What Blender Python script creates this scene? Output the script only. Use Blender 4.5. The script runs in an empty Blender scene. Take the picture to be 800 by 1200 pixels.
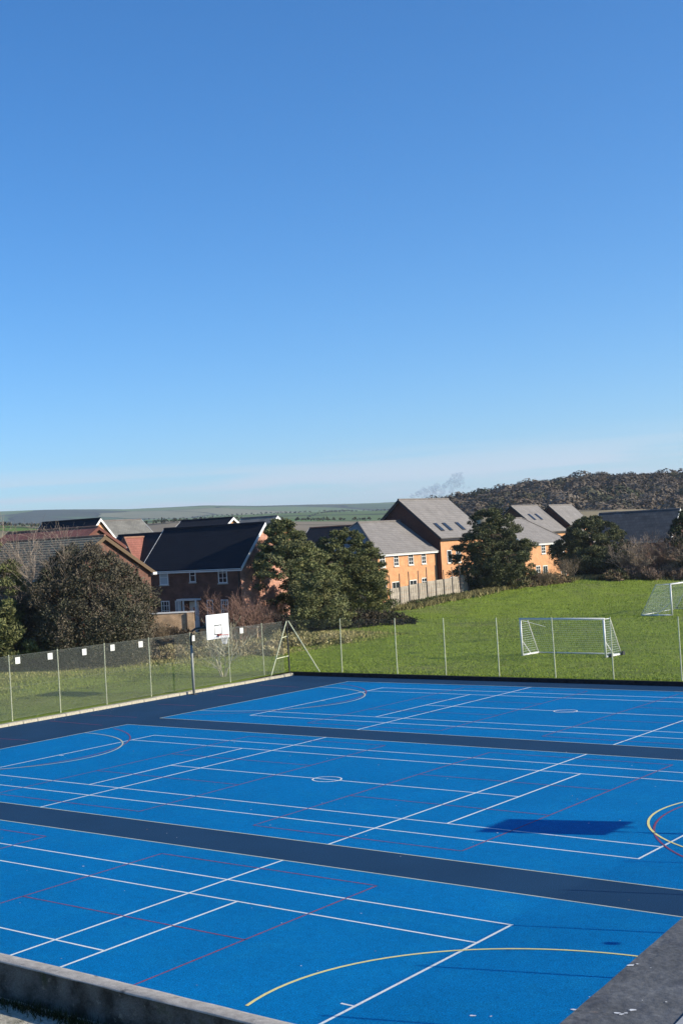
import bpy, bmesh, math, random
import numpy as np
from mathutils import Vector, Matrix

S = bpy.context.scene
COL = S.collection
PI = math.pi
random.seed(7)
RNG = np.random.default_rng(11)

# ------------------------------------------------------------------ camera
FPX, PITCH, ROLL, YAW, PPX = 1577.67, -0.0297, -0.0535, -0.7512, 115.69
CAM = Vector((24.125, -35.664, 7.514))
Fv = Vector((math.sin(YAW)*math.cos(PITCH), math.cos(YAW)*math.cos(PITCH), -math.sin(PITCH)))
R0 = Vector((math.cos(YAW), -math.sin(YAW), 0)); U0 = R0.cross(Fv)
Rv = R0*math.cos(ROLL) + U0*math.sin(ROLL)
Uv = U0*math.cos(ROLL) - R0*math.sin(ROLL)
cd = bpy.data.cameras.new('camera'); cam = bpy.data.objects.new('camera', cd); COL.objects.link(cam)
cd.sensor_fit = 'VERTICAL'; cd.sensor_height = 24.0; cd.lens = FPX/1200*24.0
cd.shift_x = (400-PPX)/1200.0; cd.shift_y = 0
cd.clip_start = 0.1; cd.clip_end = 30000
cam.matrix_world = Matrix(((Rv.x, Uv.x, -Fv.x, CAM.x), (Rv.y, Uv.y, -Fv.y, CAM.y), (Rv.z, Uv.z, -Fv.z, CAM.z), (0, 0, 0, 1)))
S.camera = cam

# ------------------------------------------------------------------ sky, sun, exposure
SUN_EL, SUN_AZ = math.radians(22), math.radians(68.3)      # azimuth clockwise from +Y
S.view_settings.view_transform = 'Standard'; S.view_settings.look = 'None'
S.view_settings.gamma = 1; S.view_settings.exposure = 0.6
W = bpy.data.worlds.new("World"); S.world = W; W.use_nodes = True
wn, wl = W.node_tree.nodes, W.node_tree.links
bg = wn['Background']; bg.inputs[1].default_value = 0.105
sky = wn.new('ShaderNodeTexSky'); sky.sky_type = 'NISHITA'; sky.sun_disc = False
sky.sun_elevation = SUN_EL; sky.sun_rotation = SUN_AZ
sky.air_density = 1.0; sky.dust_density = 0.25; sky.ozone_density = 6.3; sky.altitude = 700
hs = wn.new('ShaderNodeHueSaturation'); hs.inputs['Saturation'].default_value = 1.14; hs.inputs['Value'].default_value = 1.18; hs.inputs['Hue'].default_value = .501
wl.new(sky.outputs[0], hs.inputs['Color'])
# thin cirrus bands low over the horizon, all the way round
tc = wn.new('ShaderNodeTexCoord'); sp = wn.new('ShaderNodeSeparateXYZ'); wl.new(tc.outputs['Generated'], sp.inputs[0])
mp = wn.new('ShaderNodeMapping'); mp.inputs['Scale'].default_value = (2.2, 2.2, 42); wl.new(tc.outputs['Generated'], mp.inputs[0])
nz = wn.new('ShaderNodeTexNoise'); nz.inputs['Scale'].default_value = 2.4; nz.inputs['Detail'].default_value = 7; nz.inputs['Roughness'].default_value = .55
wl.new(mp.outputs[0], nz.inputs[0])
cr = wn.new('ShaderNodeMapRange'); cr.interpolation_type = 'SMOOTHSTEP'
cr.inputs[1].default_value = .36; cr.inputs[2].default_value = .60; wl.new(nz.outputs[0], cr.inputs[0])
er = wn.new('ShaderNodeMapRange'); er.interpolation_type = 'SMOOTHSTEP'
er.inputs[1].default_value = .075; er.inputs[2].default_value = .035; er.inputs[3].default_value = 0; er.inputs[4].default_value = .8
wl.new(sp.outputs[2], er.inputs[0])
mu = wn.new('ShaderNodeMath'); mu.operation = 'MULTIPLY'; wl.new(cr.outputs[0], mu.inputs[0]); wl.new(er.outputs[0], mu.inputs[1])
mx = wn.new('ShaderNodeMix'); mx.data_type = 'RGBA'; mx.inputs[7].default_value = (4.6, 5.2, 5.9, 1)
wl.new(mu.outputs[0], mx.inputs[0]); wl.new(hs.outputs[0], mx.inputs[6]); wl.new(mx.outputs[2], bg.inputs[0])
sd = bpy.data.lights.new('sun', 'SUN'); sd.energy = 5.0; sd.angle = math.radians(.5); sd.color = (1, .91, .76)
sun = bpy.data.objects.new('sun', sd); COL.objects.link(sun); sun.location = (60, 20, 60)
SD = Vector((math.sin(SUN_AZ)*math.cos(SUN_EL), math.cos(SUN_AZ)*math.cos(SUN_EL), math.sin(SUN_EL)))
sun.rotation_euler = SD.to_track_quat('Z', 'Y').to_euler()
S.render.engine = 'CYCLES'
S.cycles.use_denoising = True
S.cycles.max_bounces = 6; S.cycles.volume_bounces = 0
S.cycles.transparent_max_bounces = 12

# ------------------------------------------------------------------ materials
def mat(name, base, rough=.8, spec=.3, noise=None, bump=None, metal=0, vcol=False, trans=0, second=None, dots=None):
    """noise=(scale, amount, detail) colour variation; second=(colour, scale, lo, hi) patches; bump=(scale, strength, dist)"""
    m = bpy.data.materials.new(name); m.use_nodes = True
    n, l = m.node_tree.nodes, m.node_tree.links
    b = n['Principled BSDF']
    b.inputs['Roughness'].default_value = rough; b.inputs['Metallic'].default_value = metal
    b.inputs['Specular IOR Level'].default_value = spec
    t = n.new('ShaderNodeTexCoord'); co = t.outputs['Object']
    base = tuple(min(v*.87, .8) for v in base)
    c = n.new('ShaderNodeRGB'); c.outputs[0].default_value = (*base, 1); out = c.outputs[0]
    if vcol:
        a = n.new('ShaderNodeVertexColor'); a.layer_name = 'Col'; out = a.outputs[0]
    if second:
        for (c2, sc, lo, hi) in (second if isinstance(second, list) else [second]):
            q = n.new('ShaderNodeTexNoise'); q.inputs['Scale'].default_value = sc; q.inputs['Detail'].default_value = 6; q.inputs['Roughness'].default_value = .6
            l.new(co, q.inputs[0])
            r = n.new('ShaderNodeMapRange'); r.inputs[1].default_value = lo; r.inputs[2].default_value = hi; l.new(q.outputs[0], r.inputs[0])
            x = n.new('ShaderNodeMix'); x.data_type = 'RGBA'; x.inputs[7].default_value = (*[v*.87 for v in c2], 1)
            l.new(r.outputs[0], x.inputs[0]); l.new(out, x.inputs[6]); out = x.outputs[2]
    for (sc, am, de) in (noise if isinstance(noise, list) else ([noise] if noise else [])):
        q = n.new('ShaderNodeTexNoise'); q.inputs['Scale'].default_value = sc; q.inputs['Detail'].default_value = de
        l.new(co, q.inputs[0])
        r = n.new('ShaderNodeMapRange'); r.inputs[1].default_value = .25; r.inputs[2].default_value = .75
        r.inputs[3].default_value = 1-am; r.inputs[4].default_value = 1+am; l.new(q.outputs[0], r.inputs[0])
        h = n.new('ShaderNodeHueSaturation'); l.new(r.outputs[0], h.inputs['Value']); l.new(out, h.inputs['Color']); out = h.outputs[0]
    l.new(out, b.inputs['Base Color'])
    if bump:
        q = n.new('ShaderNodeTexNoise'); q.inputs['Scale'].default_value = bump[0]; q.inputs['Detail'].default_value = 5
        l.new(co, q.inputs[0])
        u = n.new('ShaderNodeBump'); u.inputs['Strength'].default_value = bump[1]; u.inputs['Distance'].default_value = bump[2]
        l.new(q.outputs[0], u.inputs['Height']); l.new(u.outputs[0], b.inputs['Normal'])
    if trans:
        b.inputs['Subsurface Weight'].default_value = 0
    return m

def brick_mat(name, c1, c2, mortar, patch=.25):
    m = bpy.data.materials.new(name); m.use_nodes = True
    n, l = m.node_tree.nodes, m.node_tree.links; b = n['Principled BSDF']
    b.inputs['Roughness'].default_value = .9; b.inputs['Specular IOR Level'].default_value = .2
    uv = n.new('ShaderNodeUVMap'); uv.uv_map = 'UVMap'
    t = n.new('ShaderNodeTexBrick'); l.new(uv.outputs[0], t.inputs[0])
    t.inputs['Color1'].default_value = (*c1, 1); t.inputs['Color2'].default_value = (*c2, 1); t.inputs['Mortar'].default_value = (*mortar, 1)
    t.inputs['Scale'].default_value = 1; t.inputs['Brick Width'].default_value = .225; t.inputs['Row Height'].default_value = .075
    t.inputs['Mortar Size'].default_value = .01; t.inputs['Bias'].default_value = -.1
    q = n.new('ShaderNodeTexNoise'); q.inputs['Scale'].default_value = 1.6; q.inputs['Detail'].default_value = 7; l.new(uv.outputs[0], q.inputs[0])
    r = n.new('ShaderNodeMapRange'); r.inputs[1].default_value = .3; r.inputs[2].default_value = .7; r.inputs[3].default_value = 1-patch; r.inputs[4].default_value = 1+patch
    l.new(q.outputs[0], r.inputs[0])
    h = n.new('ShaderNodeHueSaturation'); l.new(r.outputs[0], h.inputs['Value']); l.new(t.outputs[0], h.inputs['Color']); l.new(h.outputs[0], b.inputs['Base Color'])
    u = n.new('ShaderNodeBump'); u.inputs['Strength'].default_value = .4; u.inputs['Distance'].default_value = .01
    l.new(t.outputs['Fac'], u.inputs['Height']); u.invert = True; l.new(u.outputs[0], b.inputs['Normal'])
    return m

def tile_mat(name, c, c2, row=.3, patch=.2, rough=.85, spec=.25):
    m = bpy.data.materials.new(name); m.use_nodes = True
    n, l = m.node_tree.nodes, m.node_tree.links; b = n['Principled BSDF']
    b.inputs['Roughness'].default_value = rough; b.inputs['Specular IOR Level'].default_value = spec
    uv = n.new('ShaderNodeUVMap'); uv.uv_map = 'UVMap'
    t = n.new('ShaderNodeTexBrick'); l.new(uv.outputs[0], t.inputs[0])
    t.inputs['Color1'].default_value = (*c, 1); t.inputs['Color2'].default_value = (*c2, 1)
    t.inputs['Mortar'].default_value = (c[0]*.45, c[1]*.45, c[2]*.45, 1)
    t.inputs['Scale'].default_value = 1; t.inputs['Brick Width'].default_value = row*.8; t.inputs['Row Height'].default_value = row
    t.inputs['Mortar Size'].default_value = .018; t.inputs['Mortar Smooth'].default_value = .5
    q = n.new('ShaderNodeTexNoise'); q.inputs['Scale'].default_value = .7; q.inputs['Detail'].default_value = 8; l.new(uv.outputs[0], q.inputs[0])
    r = n.new('ShaderNodeMapRange'); r.inputs[1].default_value = .3; r.inputs[2].default_value = .7; r.inputs[3].default_value = 1-patch; r.inputs[4].default_value = 1+patch
    l.new(q.outputs[0], r.inputs[0])
    h = n.new('ShaderNodeHueSaturation'); l.new(r.outputs[0], h.inputs['Value']); l.new(t.outputs[0], h.inputs['Color']); l.new(h.outputs[0], b.inputs['Base Color'])
    # saw-tooth relief of overlapping courses
    s = n.new('ShaderNodeSeparateXYZ'); l.new(uv.outputs[0], s.inputs[0])
    d = n.new('ShaderNodeMath'); d.operation = 'DIVIDE'; d.inputs[1].default_value = row; l.new(s.outputs[1], d.inputs[0])
    f = n.new('ShaderNodeMath'); f.operation = 'FRACT'; l.new(d.outputs[0], f.inputs[0])
    u = n.new('ShaderNodeBump'); u.inputs['Strength'].default_value = .6; u.inputs['Distance'].default_value = .03; u.invert = True
    l.new(f.outputs[0], u.inputs['Height']); l.new(u.outputs[0], b.inputs['Normal'])
    return m

M = {}
M['blue'] = mat('blue_court_paint', (.0012, .178, .435), .8, .04, noise=[(42, .55, 2), (.35, .08, 4), (6, .10, 4), (150, .35, 2)], bump=(70, .5, .004), second=[((.004, .20, .44), 1.1, .5, .75), ((.001, .13, .36), 2.6, .60, .78)])
M['navy'] = mat('navy_court_paint', (.018, .060, .125), .8, .06, noise=[(42, .45, 2), (.5, .10, 4), (150, .3, 2)], bump=(70, .5, .004))
M['wline'] = mat('white_line_paint', (.86, .88, .80), .7, .2, noise=[(30, .16, 3), (1.5, .10, 3)], second=((.25, .42, .58), 14, .60, .78))
M['cline'] = mat('cream_line_paint', (.55, .58, .45), .7, .3, noise=[(30, .15, 3), (1.5, .12, 3)])
M['rline'] = mat('red_line_paint', (.30, .055, .085), .75, .2, noise=(25, .3, 3), second=((.02, .13, .33), 8, .42, .80))
M['yline'] = mat('yellow_line_paint', (.86, .76, .28), .7, .3, noise=(25, .12, 3))
M['concrete'] = mat('weathered_concrete', (.33, .31, .26), .9, .2, noise=[(6, .25, 7), (40, .2, 4)], bump=(30, .6, .02), second=[((.16, .15, .12), 3, .5, .68), ((.52, .50, .42), 9, .58, .7)])
M['wall_conc'] = mat('old_concrete_wall', (.19, .185, .16), .95, .15, noise=[(5, .35, 8), (45, .3, 4)], bump=(24, 1, .04), second=[((.05, .047, .038), 2.5, .40, .60), ((.30, .28, .22), 7, .62, .72), ((.07, .08, .03), 1.3, .6, .7)])
M['coping'] = mat('grey_coping', (.46, .42, .36), .9, .2, noise=[(7, .25, 7), (60, .25, 4)], bump=(40, .7, .01), second=[((.50, .46, .34), 5, .63, .72), ((.50, .28, .03), 1.7, .69, .72), ((.12, .12, .11), 4, .6, .75)])
M['kerb'] = mat('pale_kerb_concrete', (.46, .42, .32), .9, .2, noise=[(8, .25, 6), (50, .2, 3)], bump=(40, .6, .01), second=((.24, .21, .15), 5, .55, .72))
M['board'] = mat('dark_edge_board', (.022, .022, .026), .8, .2, noise=(5, .4, 4))
M['felt'] = mat('grey_roof_felt', (.125, .128, .130), .85, .25, noise=[(2.2, .35, 9), (22, .28, 6), (120, .25, 2)], bump=(16, .8, .012), second=[((.085, .088, .095), 4, .5, .66), ((.20, .16, .13), 5, .66, .74)])
M['pale_felt'] = mat('pale_roof_coping', (.36, .37, .37), .85, .2, noise=(20, .15, 6))
M['drop'] = mat('white_dropping', (.8, .8, .78), .8, .2)
M['gravel'] = mat('gravel', (.50, .46, .36), .95, .1, noise=[(24, .45, 5), (90, .3, 3)], bump=(40, 1, .03), second=((.12, .12, .08), 6, .52, .7))
M['earth'] = mat('earth', (.10, .10, .05), .95, .1, noise=(.05, .3, 6))
M['grass'] = mat('mown_grass', (.19, .25, .033), .9, .1, noise=[(.09, .12, 6), (1.1, .2, 6), (9, .25, 4)], bump=(6, .9, .06),
                 second=[((.19, .215, .06), .12, .5, .68), ((.105, .155, .033), .45, .55, .7)])
M['rough'] = mat('rough_grass', (.20, .18, .07), .9, .1, vcol=True)
M['white'] = mat('white_plastic', (.80, .80, .77), .5, .4, noise=(3, .04, 4))
M['board_white'] = mat('white_backboard_paint', (.82, .83, .80), .45, .5, noise=(2.5, .05, 5))
M['pole_dark'] = mat('black_and_shaded_steel', (.03, .03, .03), .5, .5, noise=(8, .3, 3))  # also carries the shade on the basketball pole's upper arm
M['steel'] = mat('lit_galvanised_steel', (.30, .31, .28), .6, .4, noise=(6, .2, 3))
M['orange_steel'] = mat('red_hoop_steel', (.5, .06, .04), .5, .4)
M['net'] = mat('white_net_cord', (.7, .7, .66), .8, .2)
M['goal'] = mat('white_goal_tube', (.8, .8, .78), .4, .5)
M['goal_net'] = mat('goal_net_cord', (.8, .85, .78), .9, .1)
M['post'] = mat('pale_green_fence_post', (.66, .67, .44), .7, .3, noise=(4, .2, 4))
M['mesh'] = mat('dull_fence_wire', (.24, .26, .22), .6, .4, metal=.2)
M['sign'] = mat('white_sign_sheet', (.66, .66, .60), .5, .4, noise=(6, .06, 3))
M['ink'] = mat('faint_grey_print', (.35, .37, .42), .6, .3)
M['brick_or'] = brick_mat('orange_brick', (.56, .250, .105), (.47, .195, .082), (.52, .36, .22), .13)
M['brick_red'] = brick_mat('shade_dark_red_brick', (.15, .060, .041), (.11, .044, .032), (.17, .13, .10), .3)  # darkened to hold the shade on the brick house front
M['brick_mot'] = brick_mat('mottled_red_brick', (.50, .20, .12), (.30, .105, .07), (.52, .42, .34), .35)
M['dark_brown'] = tile_mat('brown_and_shade_tiles', (.14, .065, .045), (.10, .048, .036), .11, .15)  # dark brown also carries the shade on the tall houses' gables
M['buff'] = brick_mat('buff_garden_brick', (.55, .36, .20), (.46, .28, .15), (.55, .46, .34), .3)
M['slate'] = tile_mat('black_slate_roof', (.013, .014, .019), (.011, .012, .016), .25, .12, .75, .25)
M['dslate'] = tile_mat('weathered_dark_slate', (.080, .082, .080), (.055, .058, .058), .55, .25, .7, .3)
M['grey_tile'] = tile_mat('grey_concrete_tiles', (.235, .218, .20), (.205, .19, .176), .32, .12)
M['lgrey_tile'] = tile_mat('lichened_grey_tiles', (.24, .23, .195), (.19, .185, .16), .30, .2)
M['red_tile'] = tile_mat('red_clay_tiles', (.29, .115, .085), (.24, .095, .07), .28, .18)
M['brown_tile'] = tile_mat('brown_interlocking_tiles', (.27, .185, .11), (.21, .145, .09), .33, .35)
M['pale_edge'] = mat('pale_tile_edge', (.50, .40, .26), .9, .1, noise=(6, .3, 5))
M['ridge_t'] = mat('ridge_tile', (.19, .17, .155), .9, .2, noise=(3, .2, 4))
M['ridge_d'] = mat('dark_ridge_tile', (.03, .03, .036), .9, .2, noise=(3, .2, 4))
M['ridge_r'] = mat('red_ridge_tile', (.32, .17, .11), .9, .2, noise=(3, .2, 4))
M['gutter'] = mat('black_gutter', (.02, .02, .022), .5, .4)
M['door_white'] = mat('white_door', (.72, .73, .72), .4, .5)
M['sill'] = mat('stone_sill', (.55, .52, .45), .8, .2)
g = bpy.data.materials.new('window_glass'); g.use_nodes = True; gb = g.node_tree.nodes['Principled BSDF']
gb.inputs['Base Color'].default_value = (.02, .026, .03, 1); gb.inputs['Roughness'].default_value = .06; gb.inputs['Specular IOR Level'].default_value = .6
M['glass'] = g
M['blind'] = mat('pale_window_blind', (.45, .5, .53), .5, .5)
M['bark'] = mat('grey_brown_bark', (.10, .078, .055), .95, .1, noise=(6, .35, 5), bump=(12, .6, .03))
M['pale_bark'] = mat('pale_bark', (.62, .56, .38), .9, .1, noise=(4, .3, 5))
M['twig'] = mat('bare_twigs', (.34, .27, .205), .95, .1, noise=(.8, .3, 3))
M['twig_red'] = mat('red_brown_twigs', (.24, .145, .11), .95, .1, noise=(.8, .3, 3))
M['twig_tan'] = mat('tan_twigs', (.28, .215, .14), .95, .1, noise=(.8, .3, 3))
M['leaf'] = mat('leaves', (.05, .07, .03), .8, .2, vcol=True)
M['cfence'] = mat('grey_fence_panel', (.36, .315, .25), .9, .15, noise=[(1.2, .3, 6), (9, .2, 4)], bump=(14, .5, .02))
M['downs'] = mat('downland', (.085, .105, .045), .95, .05, noise=(.004, .2, 5), second=[((.15, .14, .075), .0016, .5, .58), ((.04, .055, .03), .0045, .56, .62)])

def field_mat(name, cols, sx, sy, dark):
    """patchwork of fields: stretched Voronoi cells, each with its own crop colour, dark hedge lines between"""
    m = bpy.data.materials.new(name); m.use_nodes = True
    n, l = m.node_tree.nodes, m.node_tree.links; b = n['Principled BSDF']; b.inputs['Roughness'].default_value = .95; b.inputs['Specular IOR Level'].default_value = .05
    t = n.new('ShaderNodeTexCoord'); mp = n.new('ShaderNodeMapping'); l.new(t.outputs['Object'], mp.inputs[0])
    mp.inputs['Rotation'].default_value = (0, 0, -.75); mp.inputs['Scale'].default_value = (sx, sy, 0)
    w = n.new('ShaderNodeTexNoise'); w.inputs['Scale'].default_value = .8; l.new(mp.outputs[0], w.inputs[0])
    ad = n.new('ShaderNodeVectorMath'); ad.operation = 'MULTIPLY_ADD'; ad.inputs[1].default_value = (.5, .5, 0); l.new(w.outputs['Color'], ad.inputs[0]); l.new(mp.outputs[0], ad.inputs[2])
    v = n.new('ShaderNodeTexVoronoi'); v.inputs['Scale'].default_value = 1; l.new(ad.outputs[0], v.inputs[0])
    s = n.new('ShaderNodeSeparateColor'); l.new(v.outputs['Color'], s.inputs[0])
    r = n.new('ShaderNodeValToRGB'); l.new(s.outputs[0], r.inputs[0]); r.color_ramp.interpolation = 'CONSTANT'
    r.color_ramp.elements[0].color = (*cols[0], 1); r.color_ramp.elements[1].position = 1/len(cols); r.color_ramp.elements[1].color = (*cols[1], 1)
    for i, c in enumerate(cols[2:], 2):
        e = r.color_ramp.elements.new(i/len(cols)); e.color = (*c, 1)
    v2 = n.new('ShaderNodeTexVoronoi'); v2.feature = 'DISTANCE_TO_EDGE'; v2.inputs['Scale'].default_value = 1; l.new(ad.outputs[0], v2.inputs[0])
    lt = n.new('ShaderNodeMath'); lt.operation = 'LESS_THAN'; lt.inputs[1].default_value = .018; l.new(v2.outputs[0], lt.inputs[0])
    x = n.new('ShaderNodeMix'); x.data_type = 'RGBA'; x.inputs[7].default_value = (*dark, 1); l.new(lt.outputs[0], x.inputs[0]); l.new(r.outputs[0], x.inputs[6])
    q = n.new('ShaderNodeTexNoise'); q.inputs['Scale'].default_value = .02; q.inputs['Detail'].default_value = 8; l.new(t.outputs['Object'], q.inputs[0])
    mr = n.new('ShaderNodeMapRange'); mr.inputs[3].default_value = .75; mr.inputs[4].default_value = 1.25; l.new(q.outputs[0], mr.inputs[0])
    h = n.new('ShaderNodeHueSaturation'); l.new(mr.outputs[0], h.inputs['Value']); l.new(x.outputs[2], h.inputs['Color']); l.new(h.outputs[0], b.inputs['Base Color'])
    return m
M['far_fields'] = field_mat('far_downland_fields', [(.14, .20, .075), (.22, .22, .12), (.085, .135, .055), (.28, .25, .16), (.06, .075, .045)], .0022, .0065, (.03, .04, .025))
M['mid_fields'] = field_mat('middle_hill_fields', [(.12, .20, .04), (.10, .17, .035), (.15, .21, .055), (.11, .16, .05)], .0014, .005, (.035, .045, .02))
M['near_fields'] = field_mat('near_farm_fields', [(.11, .18, .04), (.19, .17, .10), (.08, .14, .035), (.24, .20, .14), (.13, .17, .06)], .004, .010, (.03, .035, .02))
M['straw_slope'] = field_mat('straw_and_pasture', [(.30, .24, .14), (.27, .22, .13), (.10, .13, .05), (.26, .20, .12)], .006, .02, (.05, .045, .03))
M['wood_floor'] = mat('wood_floor', (.055, .045, .034), .95, .05, noise=(.05, .35, 6))
M['wood'] = mat('winter_wood_twigs', (.1, .1, .1), .95, .05, vcol=True)

# ------------------------------------------------------------------ helpers
def tag(o, label=None, cat=None, group=None, kind=None):
    if label: o['label'] = label
    if cat: o['category'] = cat
    if group: o['group'] = group
    if kind: o['kind'] = kind
    return o
def empty(name, loc, rz=0, **k):
    o = bpy.data.objects.new(name, None); COL.objects.link(o); o.location = loc; o.rotation_euler = (0, 0, rz); o.empty_display_size = .3
    return tag(o, **k)
def uvs(me):
    uv = me.uv_layers.new(name='UVMap')
    for p in me.polygons:
        n = p.normal
        if abs(n.z) > .97: t, b = Vector((1, 0, 0)), Vector((0, 1, 0))
        else:
            t = Vector((-n.y, n.x, 0)).normalized(); b = n.cross(t)
        for li in p.loop_indices:
            c = me.vertices[me.loops[li].vertex_index].co
            uv.data[li].uv = (c.dot(t), c.dot(b))
def link(name, me, m=None, parent=None):
    o = bpy.data.objects.new(name, me); COL.objects.link(o)
    if m and not me.materials: me.materials.append(M[m] if isinstance(m, str) else m)
    if parent: o.parent = parent
    return o
class MB:
    def __init__(s): s.v = []; s.f = []
    def quad(s, *p):
        i = len(s.v); s.v += [tuple(q) for q in p]; s.f.append(tuple(range(i, i+len(p)))); return s
    def box(s, x0, x1, y0, y1, z0, z1, mtx=None):
        c = [Vector((x, y, z)) for z in (z0, z1) for x, y in ((x0, y0), (x1, y0), (x1, y1), (x0, y1))]
        if mtx: c = [mtx @ q for q in c]
        i = len(s.v); s.v += [tuple(q) for q in c]
        s.f += [tuple(i+k for k in f) for f in ((3, 2, 1, 0), (4, 5, 6, 7), (0, 1, 5, 4), (1, 2, 6, 5), (2, 3, 7, 6), (3, 0, 4, 7))]; return s
    def tube(s, pts, rad, n=6, cap=True):
        pts = [Vector(p) for p in pts]; rad = rad if isinstance(rad, (list, tuple)) else [rad]*len(pts)
        rings = []
        for k, p in enumerate(pts):
            d = (pts[min(k+1, len(pts)-1)] - pts[max(k-1, 0)]).normalized()
            a = d.cross(Vector((0, 0, 1)) if abs(d.z) < .9 else Vector((1, 0, 0))).normalized(); b = d.cross(a)
            i = len(s.v)
            for j in range(n):
                th = 2*PI*j/n; s.v.append(tuple(p + (a*math.cos(th) + b*math.sin(th))*rad[k]))
            rings.append(i)
        for r0, r1 in zip(rings, rings[1:]):
            for j in range(n): s.f.append((r0+j, r1+j, r1+(j+1) % n, r0+(j+1) % n))
        if cap: s.f.append(tuple(rings[0]+j for j in range(n))); s.f.append(tuple(rings[-1]+j for j in reversed(range(n))))
        return s
    def build(s, name, m, parent=None, smooth=False, uv=False, bevel=0):
        me = bpy.data.meshes.new(name); me.from_pydata(s.v, [], s.f); me.update()
        if uv: uvs(me)
        if smooth: me.polygons.foreach_set('use_smooth', [True]*len(me.polygons))
        o = link(name, me, m, parent)
        if bevel:
            b = o.modifiers.new('bevel', 'BEVEL'); b.width = bevel; b.segments = 1
        return o
def np_mesh(name, V, F, m, parent=None, col=None, smooth=False):
    """V (n,3), F (k,3 or 4) arrays; col per-face rgb"""
    me = bpy.data.meshes.new(name); k = F.shape[1]
    me.vertices.add(len(V)); me.vertices.foreach_set('co', V.astype(np.float32).ravel())
    me.loops.add(F.size); me.loops.foreach_set('vertex_index', F.astype(np.int32).ravel())
    me.polygons.add(len(F)); me.polygons.foreach_set('loop_start', np.arange(0, F.size, k, dtype=np.int32))
    me.polygons.foreach_set('loop_total', np.full(len(F), k, dtype=np.int32))
    if smooth: me.polygons.foreach_set('use_smooth', np.ones(len(F), dtype=bool))
    me.update(calc_edges=True)
    if col is not None:
        a = me.color_attributes.new('Col', 'FLOAT_COLOR', 'CORNER')
        c = np.concatenate([np.repeat(col, k, axis=0), np.ones((F.size, 1))], 1).astype(np.float32)
        a.data.foreach_set('color', c.ravel())
    return link(name, me, m, parent)
def copy_tree(o, parent=None):
    c = o.copy(); COL.objects.link(c); c.parent = parent
    for ch in [x for x in COL.objects if x.parent == o]: copy_tree(ch, c)
    return c
def vnoise(x, y, s, seed=0):
    """smooth value noise on numpy arrays"""
    x = x/s + seed*17.3; y = y/s - seed*9.1
    xi, yi = np.floor(x), np.floor(y); fx, fy = x-xi, y-yi; fx = fx*fx*(3-2*fx); fy = fy*fy*(3-2*fy)
    h = lambda a, b: (np.sin(a*127.1+b*311.7+seed)*43758.5453) % 1.0
    return (h(xi, yi)*(1-fx)+h(xi+1, yi)*fx)*(1-fy) + (h(xi, yi+1)*(1-fx)+h(xi+1, yi+1)*fx)*fy
def ss(t): t = np.clip(t, 0, 1); return t*t*(3-2*t)

# ------------------------------------------------------------------ the ground
X0, X1, Y0, Y1 = -20.4, 19.6, -18.9, 27.2       # court platform with kerb and wall
def zg(x, y):
    """height of the grass"""
    x = np.asarray(x, float); y = np.asarray(y, float)
    far = ss((y-20)/7.2)
    z = .10 + .10*far + .003*np.clip(y-27, 0, 200) + .42*ss((-x-22)/20) * (1-.3*far)
    z = z + .85*ss((-x-23)/17)*ss((y-45)/50)
    z = z - 1.3*ss((-x-44)/8)*ss((y-55)/25)
    off = np.maximum(np.maximum(X0-x, 0), np.maximum(y-Y1, 0)); fade = ss(off/4)
    z = z + fade*(.16*(vnoise(x, y, 7, 1)-.5) + .10*(vnoise(x, y, 2.7, 2)-.5) + .05*(vnoise(x, y, 1.1, 3)-.5))
    return z
def Z(x, y): return float(zg(x, y))
def grid_lines(lo, hi, a, b, fine, grow):
    """lines with fine steps in [a,b], growing outwards to lo/hi"""
    L = list(np.arange(a, b+1e-6, fine)); L[-1] = b
    s = fine; p = b
    while p < hi: s *= grow; p += s; L.append(min(p, hi))
    s = fine; p = a; pre = []
    while p > lo: s *= grow; p -= s; pre.append(max(p, lo))
    return np.array(sorted(set([round(v, 4) for v in pre+L])))
def sheet(name, xs, ys, zf, m, skip=None):
    gx, gy = np.meshgrid(xs, ys); gz = zf(gx, gy)
    V = np.stack([gx, gy, gz], -1).reshape(-1, 3); nx = len(xs)
    i, j = np.meshgrid(np.arange(len(xs)-1), np.arange(len(ys)-1))
    cx = (xs[i]+xs[i+1])/2; cy = (ys[j]+ys[j+1])/2
    keep = np.ones_like(cx, bool) if skip is None else ~skip(cx, cy)
    a = (j*nx+i)[keep]
    F = np.stack([a, a+1, a+1+nx, a+nx], -1)
    o = np_mesh(name, V, F, m, smooth=True); o['kind'] = 'structure'; return o
xs = grid_lines(-420, 420, -62, X0, .45, 1.12); xs = np.array(sorted(set(xs[xs < X0]) | {X0} | set(np.arange(X0+.5, X1, .5)) | {X1} | set(X1+np.cumsum(.5*1.13**np.arange(38)))))
ys = np.array(sorted(set(Y0-np.cumsum(.5*1.16**np.arange(30))) | {Y0} | set(np.arange(Y0+.5, Y1, .5)) | {Y1} | set(np.arange(Y1+.5, 130, .5)) | set(130+np.cumsum(.6*1.15**np.arange(30)))))
sheet('grass_field', xs, ys, zg, 'grass', lambda x, y: (x > X0) & (y < Y1) & (y > Y0) & (x < X1) | (y < Y0) & (x > X0))
sheet('gravel_ground', np.linspace(X0, 60, 120), np.linspace(-70, Y0+.2, 90), lambda x, y: -.62+.05*(vnoise(x, y, .8, 4)-.5)+.05*(vnoise(x, y, .25, 6)-.5), 'gravel')
MB().quad((-9000, -9000, -.9), (9000, -9000, -.9), (9000, 9000, -.9), (-9000, 9000, -.9)).build('ground', 'earth')['kind'] = 'structure'

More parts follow.
